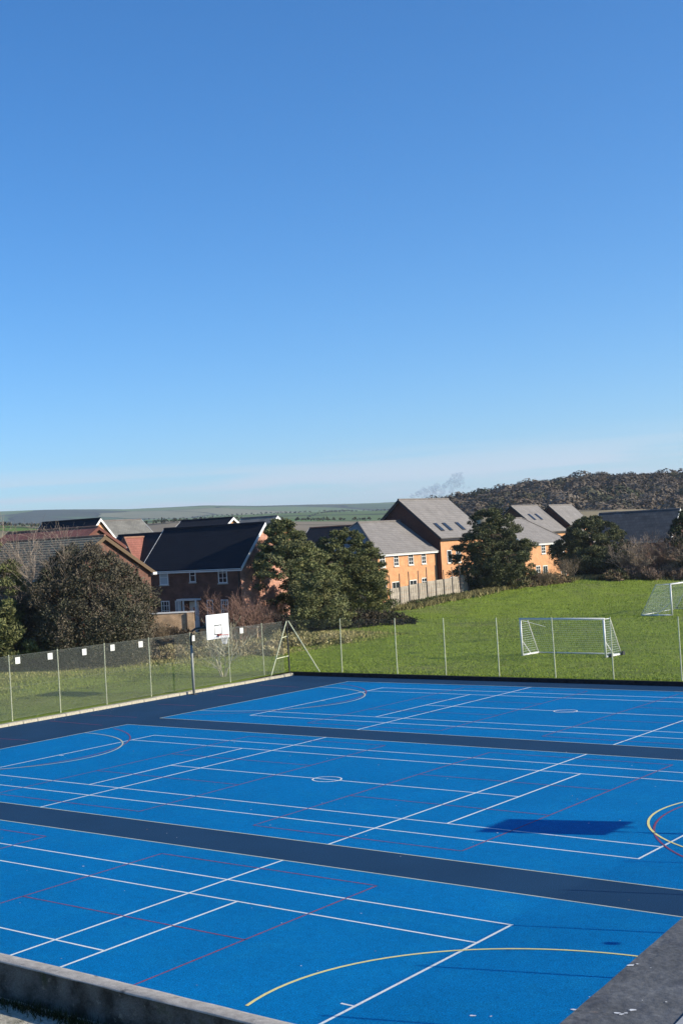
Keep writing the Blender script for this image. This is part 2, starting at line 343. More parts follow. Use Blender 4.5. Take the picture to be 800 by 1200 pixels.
# ------------------------------------------------------------------ hills
Rg = Vector((R0.x, R0.y)); Fg = Vector((math.sin(YAW), math.cos(YAW)))
def hill(name, m, w0, w1, w2, prof, zb, c0=-700, c1=1500, nc=260, nr=26, rough=(0, 100), bow=1.0):
    """a ridge running across the view; prof: (column, height above datum) at the crest"""
    cs = np.linspace(c0, c1, nc); t = (cs-PPX)/FPX
    zc = np.interp(cs, [p[0] for p in prof], [p[1] for p in prof])
    rows = list(np.linspace(0, 1, nr)) + list(1+np.linspace(.15, 1, 7))
    V = []
    for r in rows:
        w = w0+(w1-w0)*r if r <= 1 else w1+(w2-w1)*(r-1)
        h = math.sin(min(r, 1)*PI/2)**bow if r <= 1 else math.cos((r-1)*PI/2)
        x = CAM.x+(Fg.x+Rg.x*t)*w; y = CAM.y+(Fg.y+Rg.y*t)*w
        z = zb+(zc-zb)*h + (rough[0]*(vnoise(x, y, rough[1], 5)-.5) if rough[0] else 0)*(1 if r < 1 else 0)*(h > 0)
        V.append(np.stack([x, y, z], -1))
    V = np.array(V); nrw = len(rows); idx = np.arange(nrw*nc).reshape(nrw, nc)
    F = np.stack([idx[:-1, :-1], idx[:-1, 1:], idx[1:, 1:], idx[1:, :-1]], -1).reshape(-1, 4)
    o = np_mesh(name, V.reshape(-1, 3), F, m, smooth=True); o['kind'] = 'structure'
    return V
def crest(pts, w):
    """(column, row) pairs seen on the skyline -> heights at distance w"""
    out = []
    for c, yy in pts:
        yh = 653.13-.05355*c
        out.append((c, CAM.z+(yh-yy)*w/FPX))
    return out
hill('far_downs', 'far_fields', 3200, 4800, 6500, crest([(-700, 612), (-200, 609), (0, 606), (60, 604), (150, 603), (200, 600), (240, 597), (300, 596), (360, 593), (430, 591), (480, 589), (560, 590), (800, 596), (1500, 600)], 4800), -5, rough=(36, 700))
MH = hill('middle_hill', 'mid_fields', 1500, 2500, 3300, crest([(-700, 640), (-100, 622), (60, 618), (150, 614), (230, 610), (275, 606), (330, 603), (380, 601), (450, 599), (520, 599), (700, 606), (1500, 612)], 2500), -5, rough=(10, 350))
NF = hill('near_farmland', 'near_fields', 420, 900, 1400, crest([(-700, 610), (-100, 614), (0, 617), (35, 618), (80, 621), (150, 617), (200, 612), (290, 611), (350, 612), (450, 611), (560, 610), (800, 612), (1500, 612)], 900), -1)
hill('straw_slope', 'straw_slope', 250, 430, 560, [(400, -1), (520, 2)]+crest([(560, 606), (640, 600), (690, 598), (740, 597), (800, 598), (900, 596), (1500, 590)], 430), -1, c0=380)
WH = hill('wooded_hill', 'wood_floor', 430, 760, 1100, [(380, -1), (470, 5)]+crest([(500, 606), (525, 602), (545, 599), (575, 593), (612, 584), (650, 581), (690, 576), (730, 578), (800, 575), (900, 573), (1200, 573), (1500, 579)], 760), 9, c0=380, rough=(9, 60), bow=.8)

def hedgerows():
    C = []; R = []
    for V, runs, rad in ((NF, ((4, 120, 200, 18, 16), (60, 260, 200, 24, 20), (0, 110, 160, 21, 24), (110, 250, 200, 21, 13), (150, 156, 40, 10, 24)), (.9, 1.7)),
                         (MH, ((70, 150, 120, 20, 22), (110, 200, 160, 16, 21), (125, 131, 40, 12, 24), (150, 158, 40, 12, 24)), (1.2, 2.4))):
        nc = V.shape[1]
        for c0, c1, n, r0, r1 in runs:
            for t in np.linspace(0, 1, n):
                if random.random() < .25: continue
                c = min(c0+(c1-c0)*t, nc-1.01); q = min(r0+(r1-r0)*t+random.gauss(0, .12), 25)
                ci, qi = int(c), int(q); p = V[qi, ci]*(1-(c-ci))+V[qi, min(ci+1, nc-1)]*(c-ci); p2 = V[min(qi+1, 25), ci]; p = p+(p2-V[qi, ci])*(q-qi)
                C.append(p+np.array([0, 0, 1.0])); R.append(random.uniform(*rad))
    C = np.array(C); R = np.array(R); k = 30
    d = RNG.normal(0, 1, (len(C), k, 3)); d /= np.linalg.norm(d, axis=2, keepdims=True); d[:, :, 2] = np.abs(d[:, :, 2])
    c = C[:, None]+d*R[:, None, None]*RNG.uniform(.5, 1, (len(C), k, 1)); a = RNG.normal(0, 1, c.shape); b = RNG.normal(0, 1, c.shape); s_ = R[:, None, None]*.3
    T = np.stack([c+a*s_, c+b*s_, c-a*s_], 2).reshape(-1, 3)
    col = np.repeat(np.array([.05, .052, .03])*RNG.uniform(.6, 1.5, (len(C), 1)), k, axis=0)
    tag(np_mesh('hedgerows', T, np.arange(len(T)).reshape(-1, 3), 'wood', col=col), 'dark hedgerows and small trees between the distant fields', 'hedgerow', kind='stuff')
hedgerows()
def wood_mass():
    cs = RNG.uniform(470, 900, 3600); r = RNG.uniform(0.0, 1.0, 3600)**.8
    nr = 26; idx_c = (cs-380)/(1500-380)*(259); idx_r = r*(nr-1)
    P = WH[idx_r.astype(int), idx_c.astype(int)]
    P = P+RNG.normal(0, 2.2, P.shape)*[1, 1, 0]
    keep = P[:, 2] > 7; P = P[keep]; n = len(P)
    R = RNG.uniform(2.6, 5.0, n)*np.where(RNG.uniform(0, 1, n) < .10, 1.5, 1)
    k = 210
    d = RNG.normal(0, 1, (n, k, 3)); d /= np.linalg.norm(d, axis=2, keepdims=True); d[:, :, 2] = np.abs(d[:, :, 2])
    c = P[:, None]+[0, 0, .6]+d*R[:, None, None]*RNG.uniform(.78, 1.0, (n, k, 1))*[1, 1, .85]
    sz = R[:, None, None]*.10
    a = np.cross(d+RNG.normal(0, .45, (n, k, 3)), RNG.normal(0, 1, (n, k, 3))); a /= np.linalg.norm(a, axis=2, keepdims=True)+1e-6
    b = np.cross(a, d); b /= np.linalg.norm(b, axis=2, keepdims=True)+1e-6
    V = np.stack([c+a*sz, c-a*sz*.6+b*sz, c-a*sz*.5-b*sz*.9], 2).reshape(-1, 3)
    F = np.arange(len(V)).reshape(-1, 3)
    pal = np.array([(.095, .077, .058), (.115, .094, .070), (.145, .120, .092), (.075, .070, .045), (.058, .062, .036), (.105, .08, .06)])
    ci = pal[RNG.choice(6, n, p=[.30, .27, .10, .16, .07, .1])]*RNG.uniform(.85, 1.15, (n, 1))*(.7+.6*vnoise(P[:, 0], P[:, 1], 55, 9)*1)[:, None]  # broad noise darkens crowns, painting in the shaded bands of the wood
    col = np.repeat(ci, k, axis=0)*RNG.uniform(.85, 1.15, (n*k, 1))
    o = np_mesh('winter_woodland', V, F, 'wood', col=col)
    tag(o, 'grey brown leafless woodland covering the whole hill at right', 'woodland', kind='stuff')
wood_mass()

# ------------------------------------------------------------------ courts
def strip(name, pts, w, m, parent, z):
    """flat painted line along pts"""
    b = MB(); n = len(pts); L = []
    for i, p in enumerate(pts):
        p = Vector(p); a = Vector(pts[max(i-1, 0)]); c = Vector(pts[min(i+1, n-1)]); d = (c-a).normalized(); q = Vector((-d.y, d.x))*w/2
        L.append((p+q, p-q))
    if n == 2:
        d = (Vector(pts[1])-Vector(pts[0])).normalized()*w/2
        L = [(L[0][0]-d, L[0][1]-d), (L[1][0]+d, L[1][1]+d)]
    for (a, bb), (c, d) in zip(L, L[1:]): b.quad((*a, z), (*bb, z), (*d, z), (*c, z))
    return b.build(name, m, parent)
def arc(cx, cy, r, a0, a1, n=40): return [(cx+r*math.cos(math.radians(a0+(a1-a0)*i/n)), cy+r*math.sin(math.radians(a0+(a1-a0)*i/n))) for i in range(n+1)]
base = MB().box(-20.12, X1, -18.46, 27.0, -.95, 0).build('court_platform', 'navy'); base['kind'] = 'structure'
CY = {'near': -7.625-1.914-7.625, 'middle': 0.0, 'far': 7.625+2.163+7.625}
for key, cy in CY.items():
    ylo = max(cy-7.625, -18.44)
    c = MB().quad((-15.25, ylo, .004), (15.25, ylo, .004), (15.25, cy+7.625, .004), (-15.25, cy+7.625, .004)).build('sports_court', 'blue'); c['kind'] = 'structure'
    z = .006; zz = .007
    def yl(v): return max(cy+v, -18.44)
    def lx(x, a, b, m='wline', w=.055, nm='white_line', dz=0):
        if cy+b > -18.4: strip(nm, [(x, yl(a)), (x, yl(b))], w, m, c, zz+dz)
    def ly(y, a, b, m='wline', w=.055, nm='white_line', dz=0):
        if cy+y > -18.4: strip(nm, [(a, cy+y), (b, cy+y)], w, m, c, z+dz)
    # netball
    for s in (-1, 1):
        ly(7.625*s, -15.25, 15.25, 'cline', .05, 'cream_line'); lx(15.25*s, -7.6, 7.6, 'cline', .05, 'cream_line')
        lx(5.083*s, -7.6, 7.6)
    for s, a0, a1 in ((1, 90, 270), (-1, -90, 90)):
        pts = [p for p in arc(15.25*s, cy, 4.9, a0, a1, 48) if p[1] > -18.4]
        strip('goal_circle', pts, .06, 'yline' if s > 0 else 'cline', c, .0115)
    pts = arc(0, cy, .45, 0, 360, 28)
    strip('centre_circle', pts, .05, 'wline', c, .0115)
    # tennis
    for s in (-1, 1):
        ly(5.485*s, -11.885, 11.885); ly(4.115*s, -11.885, 11.885)
        lx(11.885*s, -5.485, 5.485); lx(6.4*s, -4.115, 4.115)
    ly(0, -6.4, 6.4)
    ly(0, -11.85, -11.65, w=.05); ly(0, 11.65, 11.85, w=.05)
    # badminton, red
    for bx in (5.15, -5.0):
        hw = 3.05
        for s in (-1, 1):
            lx(bx+hw*s, -6.7, 6.7, 'rline', .04, 'red_line', .0020); ly(6.7*s, bx-hw, bx+hw, 'rline', .04, 'red_line', .003); ly(1.98*s, bx-hw, bx+hw, 'rline', .04, 'red_line', .003)
    # basketball three-point arcs, red
    for sg_ in (1, -1):
        if key == 'near': continue
        a0_, a1_ = (112, 248) if sg_ > 0 else (-68, 68)
        pts = [p for p in arc(17.5*sg_, cy, 6.87, a0_, a1_, 60) if abs(p[0]) < 15.2 and abs(p[1]-cy) < 7.5]
        strip('red_arc', pts, .05, 'rline', c, .0105)
# faint red marks on the navy run-off strip
for a, b in (((-19.6, 2.05), (-16.0, 2.35)), ((-19.6, 7.2), (-16.2, 7.0)), ((-19.2, 9.5), (-16.5, 9.6)), ((-18.8, 13.8), (-16.6, 13.9)), ((-18.3, 17.8), (-16.6, 17.6)), ((-19, 22.3), (-16.3, 22.0))):
    strip('red_line', [a, b], .05, 'rline', base, .005)

def specks():
    n = 220; x = RNG.uniform(-15, 14, n); y = RNG.uniform(-18.3, 8, n); s_ = RNG.uniform(.006, .022, n); a = RNG.uniform(0, 2*PI, n)
    k = int(n*.35); x[:k] = -20.0+np.abs(RNG.normal(0, .5, k)); y[:k] = RNG.uniform(-5, 26, k)
    P = np.stack([x, y, np.full(n, .013)], -1); u = np.stack([np.cos(a), np.sin(a), 0*a], -1)*s_[:, None]; v = np.stack([-np.sin(a), np.cos(a), 0*a], -1)*s_[:, None]*.6
    up = np.array([0, 0, 1])*s_[:, None]*.35
    V = np.stack([P-u-v, P+u-v, P+u+v, P-u+v, P+up], 1).reshape(-1, 3); i = np.arange(n)[:, None]*5
    F = np.concatenate([i+np.array([[0, 1, 4]]), i+np.array([[1, 2, 4]]), i+np.array([[2, 3, 4]]), i+np.array([[3, 0, 4]])])
    pal = np.array([(.5, .5, .45), (.3, .22, .12), (.6, .62, .6)])[RNG.integers(0, 3, n)]
    tag(np_mesh('leaf_litter', V, F, 'rough', col=np.tile(pal, (4, 1))), 'tiny pale leaves and grit scattered over the blue courts', 'leaf litter', kind='stuff')
specks()
# left kerb: single stones
kerb = empty('kerb', (-20.26, 0, 0), kind='structure')
km = MB().box(-.14, .14, -.452, .452, -.2, .13).build('kerb_stone', 'kerb', kerb, bevel=.015).data
first = [o for o in COL.objects if o.name == 'kerb_stone'][0]
y = -18.2; i = 0
while y < 26.9:
    o = first if i == 0 else first.copy()
    if i: COL.objects.link(o); o.parent = kerb
    o.location = (random.uniform(-.012, .012), y, random.uniform(-.012, .012)); o.rotation_euler = (0, random.uniform(-.01, .01), random.uniform(-.008, .008))
    y += .915; i += 1
# dark board holding back the grass at the far end
eb = empty('edging_board', (0, 27.1, 0), kind='structure')
x = -20.1
while x < X1:
    MB().box(x, min(x+2.38, X1), -.05, .05, -.1, .2+random.uniform(-.01, .01)).build('board', 'board', eb); x += 2.4
# near wall with coping
def wall_block():
    nx, nz = 400, 10; L = 44.0; xs_ = np.linspace(X0, X0+40, nx); zs = np.linspace(-.95, .047, nz)
    gx, gz = np.meshgrid(xs_, zs)
    gy = -18.80 + .05*(vnoise(gx, gz, .35, 8)-.5) + .035*(vnoise(gx, gz, .11, 9)-.5)
    V = np.stack([gx, gy, gz], -1).reshape(-1, 3); idx = np.arange(nx*nz).reshape(nz, nx)
    F = np.stack([idx[:-1, :-1], idx[:-1, 1:], idx[1:, 1:], idx[1:, :-1]], -1).reshape(-1, 4)
    return V, F
wroot = empty('retaining_wall', (0, -18.6, -.6), label='low rough concrete retaining wall between blue court and gravel', cat='wall')
V, F = wall_block(); V = V-np.array([0, -18.6, -.6]); np_mesh('wall_face', V, F, 'wall_conc', wroot, smooth=True)
MB().box(X0, X1, -18.78+18.6, -18.47+18.6, -.35, .585).build('wall_core', 'wall_conc', wroot)
nx = 300; gxs = np.linspace(X0, X1, nx); V = []
for k, (yy, zz_) in enumerate(((-18.865, .045), (-18.868, .055), (-18.84, .07), (-18.7, .075), (-18.56, .07), (-18.48, .06), (-18.475, -.0))):
    V.append(np.stack([gxs, yy+.02*(vnoise(gxs, gxs*0+k, .5, 3)-.5)*(k < 3), zz_+.012*(vnoise(gxs, gxs*0+k*.7, .6, 7)-.5)], -1))
V = np.array(V); idx = np.arange(nx*7).reshape(7, nx); F = np.stack([idx[:-1, :-1], idx[:-1, 1:], idx[1:, 1:], idx[1:, :-1]], -1).reshape(-1, 4)
np_mesh('coping', V.reshape(-1, 3)-np.array([0, -18.6, -.6]), F[:, ::-1], 'coping', wroot, smooth=True)
# ------------------------------------------------------------------ fences
def wire_mesh(L, H, sp, r):
    """diamond wire netting in the local X-Z plane, real wires (three-sided)"""
    A = []; B = []
    for s in (1, -1):
        for a in np.arange(-H, L, sp):
            x0, z0, x1, z1 = a, 0.0, a+H, H
            if x0 < 0: z0 += -x0; x0 = 0
            if x1 > L: z1 -= (x1-L); x1 = L
            if z1-z0 < .01: continue
            if s > 0: A.append((x0, z0)); B.append((x1, z1))
            else: A.append((x0, H-z0)); B.append((x1, H-z1))
    for hh in (.03, H/2, H-.02): A.append((0, hh)); B.append((L, hh))
    A = np.array(A); B = np.array(B); n = len(A)
    d = B-A; d /= np.linalg.norm(d, axis=1, keepdims=True); pr = np.stack([-d[:, 1], d[:, 0]], -1)
    ring = []
    for th in (0, 2*PI/3, 4*PI/3):
        o = np.stack([pr[:, 0]*math.cos(th)*r, np.full(n, math.sin(th)*r), pr[:, 1]*math.cos(th)*r], -1)
        ring.append(o)
    A3 = np.stack([A[:, 0], np.zeros(n), A[:, 1]], -1); B3 = np.stack([B[:, 0], np.zeros(n), B[:, 1]], -1)
    V = np.stack([A3+ring[0], A3+ring[1], A3+ring[2], B3+ring[0], B3+ring[1], B3+ring[2]], 1).reshape(-1, 3)
    i = np.arange(n)[:, None]*6
    F = np.concatenate([i+np.array([[0, 1, 4, 3]]), i+np.array([[1, 2, 5, 4]]), i+np.array([[2, 0, 3, 5]])])
    return V, F
def fence(x, y, rz, L, posts, H, zb, label, sp, r, lean=.012, pr=.027):
    root = empty('chain_link_fence', (x, y, 0), rz, label=label, cat='fence')
    V, F = wire_mesh(L, H-.12, sp, r); V[:, 2] += zb+.08
    w = np_mesh('wire_netting', V, F, 'mesh', root); w['kind'] = 'stuff'
    for p in posts:
        a, b = random.uniform(-lean, lean), random.uniform(-lean, lean)
        MB().tube([(p, .03, zb-.3), (p+a*H*.5+random.uniform(-.015, .015), .03+b, zb+H*.5), (p+a*H, .03+b*2, zb+H)], [pr, pr*.95, pr*.85], 6).build('post', 'post', root)
    return root
# left fence runs along Y behind the kerb
fl = fence(-20.75, -18.6, PI/2, 45.7, [18.6+v for v in (-16.2, -13, -9.8, -6.6, -3.4, -.2, 2.9, 6.0, 9.1, 12.3, 15.6, 18.9, 22.1, 25.2)], 2.98, .1, 'long chain link fence behind the pale kerb left of the courts', .075, .0034)
ff = fence(-20.4, 27.32, 0, 39.6, [20.4+v for v in (-17.1, -13.65, -10.8, -7.85, -4.9, -2.05, 1.1, 4.2, 7.3, 10.4, 13.5, 16.6)], 2.95, .2, 'fine wire fence with thin pale posts across the grass beyond the courts', .11, .0014)
# corner post with stays
cp = empty('corner_post', (-20.5, 27.2, .1), label='tall corner fence post braced by two slanting stays and rungs', cat='fence post')
MB().tube([(0, 0, -.2), (0, 0, 2.98)], .045, 8).build('post', 'pole_dark', cp)
MB().tube([(.0, -.02, 2.95), (-.02, -1.75, 0)], .032, 6).build('stay', 'post', cp)
MB().tube([(.03, .1, 2.95), (1.95, .12, .1)], .032, 6).build('stay', 'post', cp)
for zz_ in (2.1, .98):
    MB().tube([(0, 0, zz_), (-.01, -1.75*(1-(zz_)/2.95)-.02, zz_-.06)], .028, 6).build('rung', 'post', cp)
# right fence (its posts throw the thin shadows on the courts)
fence(18.5, -18.2, PI/2, 45, [18.2+v for v in (-18.1, -15.1, -12.1, -9.1, -6.1, -3.1, 3.0, 6, 9, 12, 15, 18, 21, 24)], 2.98, 0, 'chain link fence along the right side of the courts', .075, .0018)
tag(MB().box(-.012, .012, -.09, .09, -.05, .05).build('metal_sign', 'sign'), 'small plate fixed to the fence right of the courts', 'sign').location = (18.46, -10, 2.0)

# notices on the left fence
nm = None
spots = [(21, 774, 'small white notice on the fence, farthest left of all'), (59, 769, 'second white notice from the left, touching a fence post'),
         (99, 764, 'white notice on the fence before the big dark bush, lower of its pair'), (132, 759, 'white notice on the fence at the right edge of the big dark bush'),
         (165, 755, 'white notice beside the post where the dark bush ends'), (226, 748, 'white notice just behind the basketball pole'), (283, 739, 'white notice on the fence right of the basketball backboard')]
def ray(px, py): return Fv+Rv*((px-PPX)/FPX)+Uv*((600-py)/FPX)
for px, py, lab in spots:
    d = ray(px, py); t = (-20.70-CAM.x)/d.x; p = CAM+d*t
    o = empty('fence_notice', p, random.uniform(-.04, .04), label=lab, cat='notice', group='white notices on the left fence')
    MB().box(-.006, .006, -.155, .155, -.15, .15).build('sheet', 'sign', o)
    for k, wv in enumerate((.11, .08, .12)):
        MB().box(.0075, .009, -wv, wv, .07-k*.07, .085-k*.07).build('print_line', 'ink', o)

# ------------------------------------------------------------------ basketball units
def hoop_unit(x, y, s, over, label):
    """s=+1 board faces +X"""
    r = empty('basketball_post', (x, y, 0), 0 if s > 0 else PI, label=label, cat='basketball hoop')
    pts = [(0, 0, 0), (0, 0, 2.5), (0, 0, 2.85), (.04, 0, 3.08), (.16, 0, 3.26), (.36, 0, 3.36), (.7, 0, 3.40), (over-.06, 0, 3.42)]
    MB().tube(pts[:2]+[(0, 0, 2.02)][:0], .068, 12).build('lower_pole', 'steel', r, smooth=True)  # lower pole painted pale as if lit, upper arm dark as if shaded
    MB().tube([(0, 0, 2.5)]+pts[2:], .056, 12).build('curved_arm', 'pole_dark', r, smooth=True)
    MB().box(-.16, .16, -.16, .16, 0, .02).build('base_plate', 'pole_dark', r)
    bd = MB().box(over-.03, over, -.9, .9, 2.90, 4.05).build('backboard', 'board_white', r, bevel=.006)
    for a in ((-.9, .9, 2.86, 2.898), (-.9, .9, 4.052, 4.08)): MB().box(over-.035, over+.006, a[0], a[1], a[2], a[3]).build('board_edge', 'white', bd)
    q = MB(); e = over+.004
    q.box(e-.003, e, -.31, .31, 3.50, 3.55); q.box(e-.003, e, -.31, .31, 3.05, 3.10); q.box(e-.003, e, -.31, -.26, 3.10, 3.50); q.box(e-.003, e, .26, .31, 3.10, 3.50)
    q.build('target_square', 'pole_dark', bd).parent = r
    MB().box(over, over+.16, -.09, .09, 2.99, 3.06).build('hoop_bracket', 'orange_steel', r)
    hp = MB(); pts = [(over+.38+.225*math.cos(a), .225*math.sin(a), 3.05) for a in np.linspace(0, 2*PI, 25)]
    hp.tube(pts, .012, 6, cap=False); ho = hp.build('hoop', 'orange_steel', r)
    nt = MB()
    for k in range(12):
        for sg in (1, -1):
            P = []
            for q_ in range(5):
                a = 2*PI*(k+sg*q_*.5)/12; rr = .225-.12*(q_/4)**.8
                P.append((over+.38+rr*math.cos(a), rr*math.sin(a), 3.04-.11*q_))
            nt.tube(P, .008, 3, cap=False)
    nt.build('net', 'net', ho).parent = ho
    for sg in (-1, 1):
        MB().tube([(.7, sg*.02, 3.38), (over-.04, sg*.55, 3.75)], .022, 6).build('strut', 'pole_dark', r)
    return r
hoop_unit(-19.78, 17.75, 1, 1.78, 'tall basketball hoop on curved pole at the left kerb')
hoop_unit(18.15, -.05, -1, 1.28, 'basketball hoop at the right end of the middle court')

# ------------------------------------------------------------------ football goals
def goal(x, y, rz, Wd, H, depth, dtop, label):
    z = Z(x, y); r = empty('football_goal', (x, y, z-.02), rz, label=label, cat='football goal', group='white football goals on the grass')
    t = .06
    for sx in (0, Wd):
        MB().tube([(sx, 0, 0), (sx, 0, H)], t, 8).build('goalpost', 'goal', r, smooth=True)
        MB().tube([(sx, 0, .06), (sx, depth, .06)], t*.9, 8).build('ground_side_bar', 'goal', r, smooth=True)
        MB().tube([(sx, 0, H-.02), (sx, dtop, H-.02), (sx, depth, .08)], .028, 6).build('net_support', 'goal', r, smooth=True)
        MB().tube([(sx, .04, H*.42), (sx, depth*.52, .08)], .028, 6).build('side_brace', 'goal', r)
    MB().tube([(-.06, 0, H), (Wd+.06, 0, H)], t, 8).build('crossbar', 'goal', r, smooth=True)
    MB().tube([(0, depth, .06), (Wd, depth, .06)], t*.6, 8).build('ground_back_bar', 'goal', r, smooth=True)
    MB().tube([(0, 0, H-.05), (.5*Wd*.45, dtop, H-.5)], .012, 4).build('corner_stay', 'goal', r)
    for yy in (.35, depth-.05):
        MB().tube([(Wd+.07, yy, .1), (Wd+.19, yy, .1)], .13, 10).build('wheel', 'pole_dark', r)
    # net: cords on back slope and on both sides
    n = MB(); sp = .13
    sl = math.hypot(depth-dtop, H)
    for k in range(int(Wd/sp)+1):
        xx = min(k*sp, Wd); n.tube([(xx, 0, H), (xx, dtop, H-.06), (xx, (depth+dtop)/2-.04, H/2-.03), (xx, depth, .06)], .0032, 3, cap=False)
    for k in range(int(sl/sp)+1):
        f_ = k*sp/sl; n.tube([(0, dtop+(depth-dtop)*f_-.05*math.sin(f_*PI), H*(1-f_)), (Wd/2, dtop+(depth-dtop)*f_-.10*math.sin(f_*PI), H*(1-f_)-.03), (Wd, dtop+(depth-dtop)*f_-.05*math.sin(f_*PI), H*(1-f_))], .0032, 3, cap=False)
    for sx in (0, Wd):
        for k in range(1, int(H/sp)):
            zz_ = k*sp; yy = dtop+(depth-dtop)*(1-zz_/H); n.tube([(sx, 0, zz_), (sx, yy, zz_)], .007, 3, cap=False)
        for k in range(1, int(depth/sp)):
            yy = k*sp; top = H if yy < dtop else H*(depth-yy)/(depth-dtop); n.tube([(sx, yy, 0), (sx, yy, top)], .0032, 3, cap=False)
    no = n.build('net', 'goal_net', r); no['kind'] = 'stuff'
    return r
goal(-11.47, 37.45, math.atan2(-.35, 5.0), 5.02, 2.14, 1.8, .75, 'smaller white football goal standing side on behind the courts')
goal(-15.04, 70.4, PI/2, 7.32, 2.44, 2.4, 1.1, 'larger white football goal cut off by the right picture edge')

# ------------------------------------------------------------------ houses
def window(root, P0, ex, n, s, z, w, h, bars=(1, 2), kind='window', fm='white', pane='glass', sill=True):
    """P0 facade origin (local), ex along facade, n outward; s,z lower-left corner"""
    def fr(a, b, c0, c1, d0, d1, mb):
        q = [P0+ex*x_+Vector((0, 0, z_))+n*d_ for z_ in (c0, c1) for x_, d_ in ((a, d0), (b, d0), (b, d1), (a, d1))]
        i = len(mb.v); mb.v += [tuple(v) for v in q]; mb.f += [tuple(i+k for k in f) for f in ((3, 2, 1, 0), (4, 5, 6, 7), (0, 1, 5, 4), (1, 2, 6, 5), (2, 3, 7, 6), (3, 0, 4, 7))]
    t = .075
    m = MB(); fr(s, s+t, z, z+h, -.05, .045, m); fr(s+w-t, s+w, z, z+h, -.05, .045, m); fr(s+t, s+w-t, z, z+t, -.05, .045, m); fr(s+t, s+w-t, z+h-t, z+h, -.05, .045, m)
    o = m.build(kind, fm, root)
    p = MB(); fr(s+t, s+w-t, z+t, z+h-t, .004, .012, p); p.build('pane', pane, o)
    b = MB()
    nvb, nhb = bars
    for k in range(1, nvb+1): x_ = s+w*k/(nvb+1); fr(x_-.022, x_+.022, z+t, z+h-t, .013, .034, b)
    for k in range(1, nhb+1): z_ = z+h*k/(nhb+1); fr(s+t, s+w-t, z_-.02, z_+.02, .0135, .032, b)
    if nvb+nhb: b.build('glazing_bar', fm, o)
    if sill:
        q = MB(); fr(s-.06, s+w+.06, z-.09, z-.003, -.02, .10, q); q.build('sill', 'sill', o)
    return o
def slab(P, th=.14):
    """roof slab from a planar polygon (top), thickness downwards along its normal"""
    P = [Vector(p) for p in P]; n = (P[1]-P[0]).cross(P[2]-P[0]).normalized()
    if n.z < 0: P.reverse(); n = -n
    Q = [p-n*th for p in P]; b = MB(); k = len(P)
    b.v = [tuple(p) for p in P+Q]; b.f = [tuple(range(k)), tuple(reversed(range(k, 2*k)))]+[(i, k+i, k+(i+1) % k, (i+1) % k) for i in range(k)]
    return b
